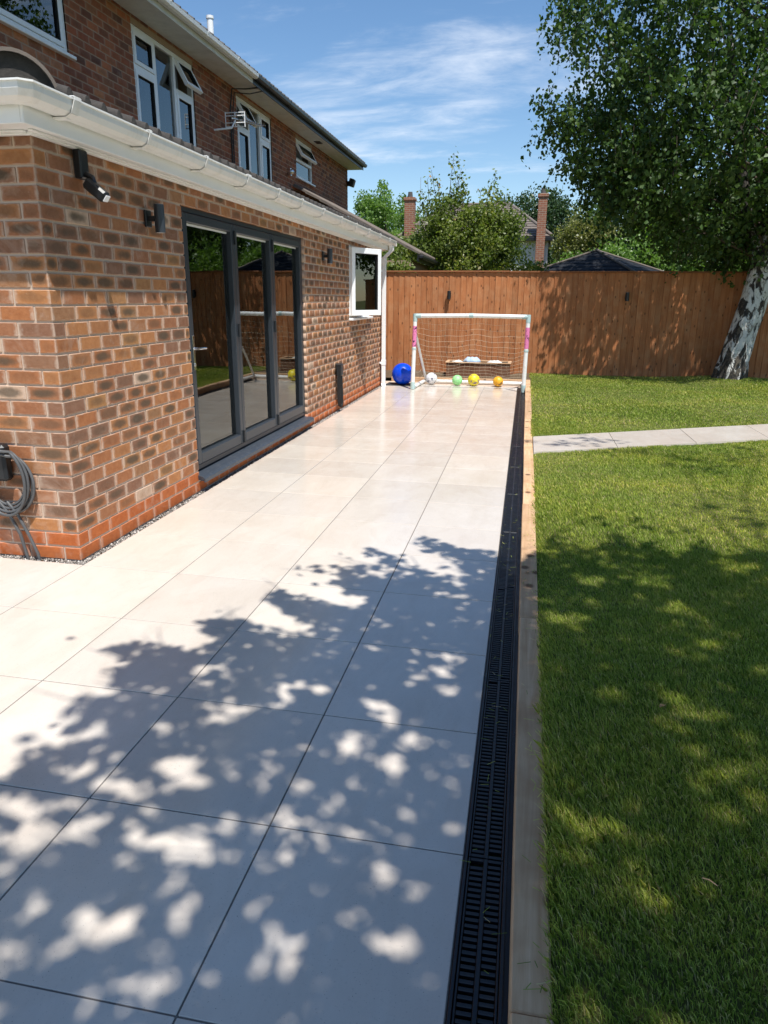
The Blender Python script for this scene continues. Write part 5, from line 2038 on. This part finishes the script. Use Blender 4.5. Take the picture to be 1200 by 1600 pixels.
HOLES = [(-0.9, 0.19, 0.10, 0.13), (-0.43, 0.19, 0.07, 0.11), (-0.5, 0.31, 0.05, 0.06), (-0.28, 0.34, 0.06, 0.04), (-0.16, 0.26, 0.07, 0.06), (-0.83, 0.48, 0.13, 0.09), (-0.76, 0.58, 0.08, 0.06), (-1.29, 0.52, 0.15, 0.1), (-1.28, 0.41, 0.1, 0.08), (-1.14, 0.47, 0.11, 0.07), (-0.25, 1.1, 0.06, 0.05), (-0.41, 1.3, 0.1, 0.05), (-0.36, 1.24, 0.07, 0.08), (-0.27, 0.96, 0.06, 0.06), (-0.38, 0.86, 0.04, 0.05), (-0.44, 0.74, 0.05, 0.05), (-0.54, 0.78, 0.04, 0.04), (-0.56, 0.64, 0.06, 0.05), (-0.68, 0.76, 0.05, 0.05), (-0.51, 0.54, 0.04, 0.04), (-0.96, 1.14, 0.1, 0.07), (-0.98, 0.8, 0.1, 0.06), (-0.9, 0.74, 0.06, 0.04), (-1.12, 1.0, 0.06, 0.04), (-0.76, 1.37, 0.08, 0.05), (-0.76, 1.27, 0.05, 0.05), (-0.65, 1.39, 0.04, 0.04), (-1.16, 1.42, 0.07, 0.05), (-0.53, 1.79, 0.07, 0.05), (-0.88, 1.88, 0.05, 0.04), (-0.29, 1.54, 0.06, 0.05), (-0.15, 1.47, 0.05, 0.05), (-0.15, 1.74, 0.06, 0.04), (-0.19, 1.62, 0.06, 0.05), (-1.13, 0.67, 0.08, 0.05), (-0.05, 0.69, 0.04, 0.05), (-0.69, 0.24, 0.04, 0.05), (-0.72, 0.14, 0.05, 0.05), (-1.35, 0.92, 0.06, 0.05), (-1.29, 0.71, 0.07, 0.05), (-0.22, 0.5, 0.04, 0.04),
         (0.32, 2.12, 0.12, 0.1), (0.85, 2.34, 0.1, 0.08), (0.75, 2.71, 0.16, 0.12), (0.48, 2.65, 0.12, 0.1), (1.28, 3.02, 0.16, 0.1), (0.43, 1.47, 0.05, 0.05), (0.68, 1.4, 0.07, 0.05), (0.66, 1.0, 0.06, 0.06), (0.23, 0.75, 0.05, 0.05), (0.39, 0.57, 0.05, 0.05), (0.44, 0.48, 0.04, 0.04), (0.24, 0.34, 0.05, 0.06), (0.25, 0.15, 0.05, 0.06), (0.91, 1.97, 0.06, 0.05), (0.43, 1.67, 0.05, 0.05), (0.67, 1.49, 0.05, 0.05), (1.06, 1.77, 0.05, 0.05)]
SHPOLY = [(0.06, 2.72), (-0.01, 3.18), (-0.25, 3.18), (-0.54, 3.38), (-0.54, 3.22), (-0.3, 2.97), (-0.15, 2.74), (-0.31, 2.7), (-0.52, 2.87), (-0.89, 3.13), (-0.8, 2.9), (-0.64, 2.79), (-0.95, 2.72), (-1.1, 2.66), (-0.92, 2.53), (-0.77, 2.37), (-0.65, 2.29), (-0.7, 2.16), (-0.84, 2.19), (-1.01, 2.28), (-1.2, 2.31), (-1.09, 2.1), (-0.93, 1.96), (-0.81, 1.83), (-0.97, 1.86), (-1.14, 1.9), (-1.43, 1.87), (-1.3, 1.76), (-1.19, 1.68), (-1.25, 1.62), (-1.34, 1.56), (-1.54, 1.61), (-1.68, 1.5), (-1.5, 1.4), (-1.53, 1.29), (-1.41, 1.19), (-1.53, 1.13), (-1.54, 0.93), (-1.4, 0.9), (-1.41, 0.81), (-1.47, 0.74), (-1.49, 0.61), (-1.56, 0.31), (-1.64, -0.06), (-1.6, -0.6), (-1.2, -1.6), (0.5, -2.2), (3.4, -1.5), (4.6, 0.5), (3.6, 2.9), (2.4, 3.1), (1.56, 3.3), (1.48, 3.4), (1.25, 3.06), (1.21, 3.53), (0.98, 3.06), (0.89, 3.42), (0.77, 3.25), (0.72, 3.6), (0.56, 3.2), (0.46, 3.12), (0.31, 3.51), (0.24, 3.13)]


def in_poly(x, y, poly):
    ins = np.zeros(len(x), bool)
    j = len(poly) - 1
    for i in range(len(poly)):
        xi, yi = poly[i]; xj, yj = poly[j]
        c = ((yi > y) != (yj > y)) & (x < (xj - xi) * (y - yi) / (yj - yi + 1e-12) + xi)
        ins ^= c
        j = i
    return ins


def shade_tree():
    """the tree over the lawn whose leaves dapple patio and grass; it stands right of and behind the viewer"""
    rng = np.random.default_rng(8)
    base = Vector((3.9, -2.7, 0.07))
    t = thing('garden_tree', base, 'broad leafy garden tree throwing dappled shade over patio and lawn', 'tree')
    pts = []
    tw = MB()
    n = 0
    def add_twig(gx, gy, z, ang, L, m, spread):
        s = np.array([gx + SUNV.x * z, gy + SUNV.y * z, z])
        d = np.array([math.cos(ang), math.sin(ang), rng.normal() * 0.18]); d /= np.linalg.norm(d)
        tt = rng.random(m)
        q = s + d * (tt * L)[:, None] + rng.normal(size=(m, 3)) * spread
        pts.append(q)
        if rng.random() < 0.35:
            tw.tube([s, s + d * L * 0.55, s + d * L * 0.95], [0.006, 0.004, 0.002], 3, False)
    # canopy over the patio: open sprays reaching to the left and forward
    cnt = 0
    while cnt < 980:
        gx = rng.uniform(-1.75, 0.3); gy = rng.uniform(-0.6, 3.4)
        if not in_poly(np.array([gx]), np.array([gy]), SHPOLY)[0]:
            continue
        z = rng.uniform(3.2, 4.4) if gy > 1.3 else rng.uniform(3.6, 5.8)
        add_twig(gx, gy, z, math.radians(rng.normal(150, 30)), rng.uniform(0.18, 0.4), int(rng.integers(12, 22)), 0.045)
        cnt += 1
    # dense canopy over the lawn
    cnt = 0
    while cnt < 2100:
        gx = rng.uniform(0.0, 4.6); gy = rng.uniform(-2.1, 3.5)
        if not in_poly(np.array([gx]), np.array([gy]), SHPOLY)[0]:
            continue
        z = rng.uniform(4.0, 5.2) if gy > 2.4 else rng.uniform(4.2, 7.6)
        add_twig(gx, gy, z, math.radians(rng.normal(130, 60)), rng.uniform(0.25, 0.6), int(rng.integers(18, 30)), 0.08)
        cnt += 1
    for k in range(1500):  # unseen wide crown, added to block sky light and darken the shaded lawn
        a = rng.uniform(0, 6.28); r_ = 4.4 * math.sqrt(rng.random())
        px_, py_ = 5.2 + r_ * math.cos(a), -2.2 + r_ * math.sin(a); z = rng.uniform(4.2, 9.0)
        gx, gy = px_ - SUNV.x * z, py_ - SUNV.y * z
        if gx < 2.6 and gy > -0.6:
            continue
        if gy > 2.8:
            continue
        add_twig(gx, gy, z, rng.uniform(0, 6.28), rng.uniform(0.3, 0.7), 26, 0.12)
    # outlying sprays whose shade reaches farther up the lawn
    for gx, gy in ((1.4, 6.2), (1.75, 5.95), (2.1, 6.15), (2.4, 6.4), (1.75, 5.45), (2.6, 6.0), (2.0, 5.7), (1.95, 4.3), (1.85, 3.95), (2.15, 4.1), (0.55, 6.45), (0.98, 6.62), (2.7, 5.2), (2.9, 4.6), (2.6, 3.6), (3.0, 5.7)):
        for k in range(4):
            add_twig(gx + rng.normal() * .12, gy + rng.normal() * .08, rng.uniform(6.0, 7.6), math.radians(rng.normal(165, 25)), rng.uniform(0.3, 0.5), 12, 0.06)
    q = np.concatenate(pts)
    gx = q[:, 0] - SUNV.x * q[:, 2]; gy = q[:, 1] - SUNV.y * q[:, 2]
    # leaves cut to the wanted shadow outline on the ground; a few strays stay
    inside = in_poly(gx, gy, SHPOLY) | (rng.random(len(q)) < 0.02) | (gy > 3.62) | (gx > 1.6)
    keep = inside.copy()
    for hx, hy, ra, rb in HOLES:  # gaps cut in the crown where sun patches should land
        sy_ = 0.72 if hy < 0.7 else 1.0
        sx_ = 0.85 if hx < 0.1 else 0.8
        th = np.arctan2((gy - hy) / rb, (gx - hx) / ra)
        wob = 1 + 0.28 * np.sin(3 * th + hx * 40) + 0.18 * np.sin(5 * th + hy * 60)
        keep &= (((gx - hx) / (ra * sx_)) ** 2 + ((gy - hy) / (rb * sy_)) ** 2 > wob ** 2) | (rng.random(len(q)) < 0.05)
    q = q[keep]
    link('crown', leaf_mesh('crown', q, 0.085, 'leaf_shade', rng, 0.25, 0.74), t)
    # trunk and limbs
    mb = MB()
    tp = [(3.9, -2.7, 0.0), (3.85, -2.7, 0.6), (3.78, -2.68, 1.6), (3.7, -2.6, 3.0), (3.55, -2.5, 4.6), (3.4, -2.3, 6.4), (3.3, -2.1, 8.2)]
    mb.tube(tp, [0.30, 0.24, 0.21, 0.18, 0.14, 0.09, 0.03], 16)
    link('trunk', mb.mesh('trunk', 'bark'), t)
    idx = rng.choice(len(q), 90, replace=False)
    for i in idx:
        c = Vector(q[i])
        k = min(range(2, len(tp)), key=lambda j: abs(tp[j][2] - (c.z - 1.2)))
        limb_mesh(tw, tp[k], c, 0.035, 0.006, rng, 5, 6, 0.10)
    link('branches', tw.mesh('branches', 'bark'), t)


def background():
    g = 'trees beyond the fence'
    # fruit tree with long shoots just behind the fence
    ex = [(-1.87, 18, 4.86), (-1.90, 18, 4.6), (-1.84, 18, 4.3), (-1.95, 18, 4.1), (-1.7, 18.1, 4.55), (-1.62, 18.1, 4.2), (-2.41, 17.9, 4.5), (-2.5, 17.9, 4.3), (-2.25, 17.9, 4.25), (-2.7, 17.9, 4.05), (-2.15, 18, 4.0), (-0.86, 18, 4.41), (-0.95, 18, 4.2), (-0.8, 18, 4.05), (-1.2, 18, 4.05), (-2.6, 17.9, 3.75), (-0.55, 18, 3.95)]
    simple_tree('fruit_tree', 'loose fruit tree with tall thin shoots behind the sunlit fence', (-1.4, 18.2, -0.06), (-1.4, 18.2, 2.2), (-1.5, 18.1, 2.72), (1.62, 1.2, 1.3), 230, 120, 0.30, 0.075, 'leaf_fruit', 31, g, 0.15, 0.11, inner=0.25, extra=None)
    # thin leafy shoots
    rng = np.random.default_rng(77)
    t = thing('fruit_tree', (-1.5, 17.9, -0.06), 'long bare-stemmed leafy shoots rising above the fruit tree behind the fence', 'tree', g)
    mb = MB(); pts = []
    for q in ex:
        q = np.array(q); b = np.array([-1.45 + (q[0] + 1.45) * 0.5, 18.0, 2.6])
        limb_mesh(mb, (-1.45, 17.95, 1.9), b, 0.03, 0.02, rng, 5, 3, 0)
        limb_mesh(mb, b, q, 0.016, 0.004, rng, 5, 5, 0.02)
        m = 60
        tt = rng.uniform(0.35, 1.03, m)
        pts.append(b + (q - b) * tt[:, None] + rng.normal(size=(m, 3)) * 0.075)
    mb.tube([(-1.45, 17.95, -0.06), (-1.45, 17.95, 1.9)], [0.06, 0.045], 8)
    link('crown', leaf_mesh('crown', np.concatenate(pts), 0.085, 'leaf_fruit', rng, 0.1), t)
    link('trunk', mb.mesh('trunk', 'bark'), t)
    # rounded willow-like tree far behind the house end
    simple_tree('round_tree', 'round light green tree beside the far upper corner of the house', (-7.0, 36, -0.06), (-7.0, 36, 4.0), (-7.05, 36, 4.3), (1.75, 1.7, 2.5), 150, 150, 0.45, 0.12, 'leaf_bright', 41, g, 0.5, 0.2)
    simple_tree('garden_shrub', 'low bright shrub under the round tree behind the house roof', (-5.2, 32, -0.06), (-5.2, 32, 2.5), (-5.3, 32, 2.9), (1.7, 1.3, 1.6), 110, 130, 0.4, 0.11, 'leaf_bright', 43, g, 0.3, 0.12, cat='shrub')
    simple_tree('garden_shrub', 'yellow green shrub between the downpipe and the low tiled roof', (-2.75, 14.3, -0.06), (-2.75, 14.3, 1.5), (-2.75, 14.32, 1.75), (0.45, 0.3, 0.55), 50, 100, 0.2, 0.07, 'leaf_fruit', 44, g, 0.3, 0.05, cat='shrub')
    simple_tree('garden_shrub', 'reddish tinged shrub below the white gable behind the fence', (0.15, 17.2, -0.06), (0.15, 17.2, 1.6), (0.05, 17.2, 1.75), (0.5, 0.6, 0.62), 70, 100, 0.22, 0.07, 'leaf_fruit', 45, g, 0.3, 0.06, cat='shrub')
    # woodland behind the far house
    simple_tree('dark_tree', 'dark green tree rising behind the far chimney', (0.6, 40, -0.06), (0.6, 40, 4.5), (0.5, 40, 4.6), (3.2, 2.2, 2.6), 190, 130, 0.6, 0.14, 'leaf_dark', 51, g, 0.2, 0.25)
    simple_tree('dark_tree', 'broad dark tree behind the olive hedge and birch', (4.6, 34, -0.06), (4.6, 34, 4), (4.6, 34, 4.0), (3.4, 2.0, 2.2), 190, 130, 0.55, 0.13, 'leaf_dark', 52, g, 0.2, 0.25)
    simple_tree('dark_tree', 'deep green tree filling the gap under the birch crown', (4.4, 23.5, -0.06), (4.4, 23.5, 2.6), (4.5, 23.5, 2.6), (2.7, 1.4, 1.9), 190, 140, 0.42, 0.10, 'leaf_bright', 53, g, 0.25, 0.18)
    simple_tree('dark_tree', 'tall dark tree behind the birch trunk beyond the fence', (8.4, 26, -0.06), (8.4, 26, 3.2), (8.4, 26, 3.6), (3.0, 1.8, 3.0), 170, 130, 0.55, 0.13, 'leaf_dark', 57, g, 0.25, 0.22)
    simple_tree('olive_hedge', 'olive brown clipped tree right of the far chimney', (2.15, 27, -0.06), (2.15, 27, 2.6), (2.15, 27, 2.9), (1.35, 1.0, 1.6), 150, 140, 0.35, 0.09, 'leaf_olive', 54, g, 0.2, 0.14)
    simple_tree('garden_hedge', 'bright green hedge above the dark gazebo roof', (1.35, 22, -0.06), (1.35, 22, 1.8), (1.6, 22, 2.0), (1.1, 0.7, 0.8), 100, 120, 0.28, 0.08, 'leaf_bright', 55, g, 0.3, 0.1, cat='hedge')
    simple_tree('garden_hedge', 'pale green hedge behind the apex of the gazebo roof', (3.0, 21.5, -0.06), (3.0, 21.5, 1.8), (3.0, 21.5, 2.15), (1.3, 0.6, 0.8), 100, 120, 0.28, 0.08, 'leaf_bright', 56, g, 0.3, 0.1, cat='hedge')
    simple_tree('garden_hedge', 'loose hedge left of the far house behind the fruit tree', (-4.2, 25, -0.06), (-4.2, 25, 1.9), (-4.2, 25, 2.3), (1.8, 0.9, 1.3), 110, 130, 0.35, 0.09, 'leaf_fruit', 58, g, 0.3, 0.1, cat='hedge')

    # far house with hipped roof, white gable and two chimneys
    h = thing('far_house', (-2, 32, -0.06), 'distant house with hipped brown tiled roof and white gable wall', 'house')
    x0, x1, y0, y1 = -5.3, 0.72, 30.2, 36
    MB().box((x0 + .3, y0 + .1, -0.06), (x1 + .04, y1 - .3, 3.95)).build('wall', 'render_white', h)
    rf = MB()
    ex0, ex1, ey0, ey1, ze, zr = x0, x1 + 0.15, y0 - 0.15, y1, 3.9, 5.45
    ra, rb = (-3.7, 33, zr), (-0.9, 33, zr)
    nC = 14
    def course(a, b, c, d, nm):
        # a,b eave; c,d ridge ends (b->c side); stepped tile courses
        a, b, c, d = map(Vector, (a, b, c, d))
        nrm = (b - a).cross(d - a).normalized()
        if nrm.z < 0:
            nrm = -nrm
        for i in range(nC):
            t0, t1 = i / nC, (i + 1.1) / nC
            t1 = min(t1, 1)
            q = [a.lerp(d, t0) + nrm * .03, b.lerp(c, t0) + nrm * .03, b.lerp(c, t1), a.lerp(d, t1)]
            rf.add(q + [p - nrm * .05 for p in q], [(0, 1, 2, 3), (0, 4, 5, 1)])
    course((ex0, ey0, ze), (ex1, ey0, ze), rb, ra, 's')
    course((ex1, ey0, ze), (ex1, ey1, ze), rb, rb, 'e')
    course((ex0, ey1, ze), (ex0, ey0, ze), ra, ra, 'w')
    course((ex1, ey1, ze), (ex0, ey1, ze), ra, rb, 'n')
    rf.tube([(ex1, ey0, ze + .04), rb], 0.07, 8); rf.tube([ra, rb], 0.08, 8); rf.tube([(ex0, ey0, ze + .04), ra], 0.07, 8)
    link('roof', rf.mesh('roof', 'roof_tile_brown'), h)
    MB().box((ex0, ey0 - 0.1, ze - 0.16), (ex1 + .08, ey0 + 0.02, ze - 0.02), .01).build('gutter', 'black_plastic', h)
    MB().box((ex1 - 0.02, ey0 + 0.021, ze - 0.16), (ex1 + .08, ey1, ze - 0.02), .01).build('gutter', 'black_plastic', h)
    def chim(x, y, z0, z1, w, lab):
        c = MB().box((x - w / 2, y - w / 2, z0), (x + w / 2, y + w / 2, z1 - 0.12))
        c.box((x - w / 2 - .04, y - w / 2 - .04, z1 - 0.1195), (x + w / 2 + .04, y + w / 2 + .04, z1), 0.01)
        o = c.build('chimney', 'chimney_brick', h)
        MB().tube([(x, y, z1 + .001), (x, y, z1 + 0.22)], [0.11, 0.085], 12).build('chimney_pot', 'brick_plinth' if False else 'roof_tile_dark', o)
    chim(-4.85, 30.2, 3.6, 5.42, 0.40, '')
    chim(0.44, 30.0, 0.0, 5.45, 0.34, '')
    MB().cyl((-4.45, 30.3, 4.2), (-4.45, 30.3, 6.2), 0.02, n=6).build('aerial_mast', 'chrome', h)

    # gazebo with a dark pyramid roof behind the fence
    gz = thing('gazebo', (2.0, 19.2, -0.06), 'dark pyramid gazebo roof showing above the fence left of the birch', 'gazebo')
    ap = Vector((1.72, 19.0, 2.70))
    cn = [Vector((-0.25, 18.7, 2.03)), Vector((2.62, 17.3, 2.03)), Vector((4.1, 19.9, 2.03)), Vector((1.2, 21.3, 2.03))]
    r = MB()
    for i in range(4):
        a, b = cn[i], cn[(i + 1) % 4]
        for k in range(8):
            t0, t1 = k / 8, min(1, (k + 1.08) / 8)
            up = Vector((0, 0, .012))
            r.add([a.lerp(ap, t0) + up, b.lerp(ap, t0) + up, b.lerp(ap, t1), a.lerp(ap, t1), a.lerp(ap, t0) - up, b.lerp(ap, t0) - up], [(0, 1, 2, 3), (0, 4, 5, 1)])
    link('roof', r.mesh('roof', 'felt_roof'), gz)
    hp = MB()
    hp.tube([cn[1] + Vector((0, 0, .03)), ap + Vector((0, 0, .02))], 0.035, 6)
    for i in (0, 2, 3):
        hp.tube([cn[i] + Vector((0, 0, .02)), ap + Vector((0, 0, .01))], 0.03, 6)
    link('hip_capping', hp.mesh('hip_capping', 'roof_tile_brown'), gz)
    for i in range(4):
        c = cn[i].lerp(ap, 0.1)
        MB().box((c.x - .05, c.y - .05, -0.06), (c.x + .05, c.y + .05, 2.07)).build('post', 'fence_cap', gz)


# ================================================================== assemble
def litter():
    # a few dry leaves and a twig
    rng = random.Random(5)
    spots = [(0.63, 1.33, LZ + 0.028, 'curled brown leaf on the shaded grass beyond the drain'), (0.155, 2.62, 0.0905, 'small dry leaf lying on the timber edging by the lawn shade edge')]
    for x, y, z, lab in spots:
        a = rng.uniform(0, 6.28); L = 0.022
        d = Vector((math.cos(a), math.sin(a), 0.1)); n_ = Vector((-d.y, d.x, 0.25))
        c = Vector((x, y, z))
        vs = [c - d * L, c + n_ * L * .5 + Vector((0, 0, .006)), c + d * L, c - n_ * L * .5 + Vector((0, 0, .008)), c + Vector((0, 0, .001))]
        MB().add(vs, [(0, 4, 1), (1, 4, 2), (2, 4, 3), (3, 4, 0)], True).build('dry_leaf', 'chair_wood', label=lab, cat='leaf')
    MB().tube([(0.585, 0.51, LZ + 0.03), (0.60, 0.503, LZ + 0.033), (0.617, 0.49, LZ + 0.03)], [0.0016, 0.002, 0.001], 6).build('twig', 'sleeper', label='short pale twig lying on the deeply shaded grass', cat='twig')


def clippings():
    rng = np.random.default_rng(17)
    n = 420
    y = rng.uniform(-0.2, 9.0, n) ** 1.0
    on_t = rng.random(n) < 0.72
    x = np.where(on_t, 0.206 - np.abs(rng.normal(0, 0.03, n)), rng.uniform(-0.02, 0.10, n))
    z = np.where(on_t, 0.0915, 0.003)
    a = rng.uniform(0, 6.28, n); L = rng.uniform(0.006, 0.02, n); w = 0.0009
    dx, dy = np.cos(a) * L, np.sin(a) * L
    px, py = -np.sin(a) * w, np.cos(a) * w
    co = np.stack([np.stack([x - dx - px, y - dy - py, z], -1), np.stack([x - dx + px, y - dy + py, z], -1), np.stack([x + dx + px, y + dy + py, z + 0.002], -1), np.stack([x + dx - px, y + dy - py, z + 0.002], -1)], 1)
    me = np_mesh('grass_clippings', co.reshape(-1, 3), 4, 'grass', rng.random(n))
    link('grass_clippings', me, kind='stuff', label='loose grass clippings scattered on the timber edging and drain', cat='clippings')


ground_sheet()
lawn()
patio()
gravel()
sleepers()
drain()
garden_path()

house = thing('brick_house', (WX, WY, 0), 'brick house with white-eaved single-storey extension along the pale patio', 'house')
extension_walls(house)
bifold_door(house)
extension_window(house)
roofline(house)
extension_roof(house)
upper_wall(house, 2.6, PARTY, UWIN[:2])
for w_ in UWIN[:2]:
    upper_window(house, w_)
upper_eaves(house, 2.3, PARTY, 'upvc_gutter', True)
neigh = thing('brick_house', (UX, 15, 0), 'adjoining brick house with black gutter farther along the terrace', 'house')
upper_wall(neigh, PARTY + 0.001, UEND, UWIN[2:])
for w_ in UWIN[2:]:
    upper_window(neigh, w_)
upper_eaves(neigh, PARTY + 0.002, UEND + 0.1, 'black_plastic', False)
neighbour_leanto(neigh)
small_house_bits(house, neigh)
# plain body of the two houses under and behind the upper walls
MB().box((-10.5, 2.6, -0.05), (UX - 0.30, PARTY - 0.01, UZ1 - 0.03)).build('house_body', 'mortar_old', house)
MB().box((-10.5, PARTY, -0.05), (UX - 0.30, UEND, UZ1 - 0.03)).build('house_body', 'mortar_old', neigh)
MB().box((UX - 0.279, PARTY + 0.3, -0.05), (UX - 0.006, UEND, UZ0 - .001)).build('lower_wall', 'mortar_old', neigh)

interior()
wall_fittings()
fence()
goal()
background()
birch()
shade_tree()
grass()
litter()
clippings()
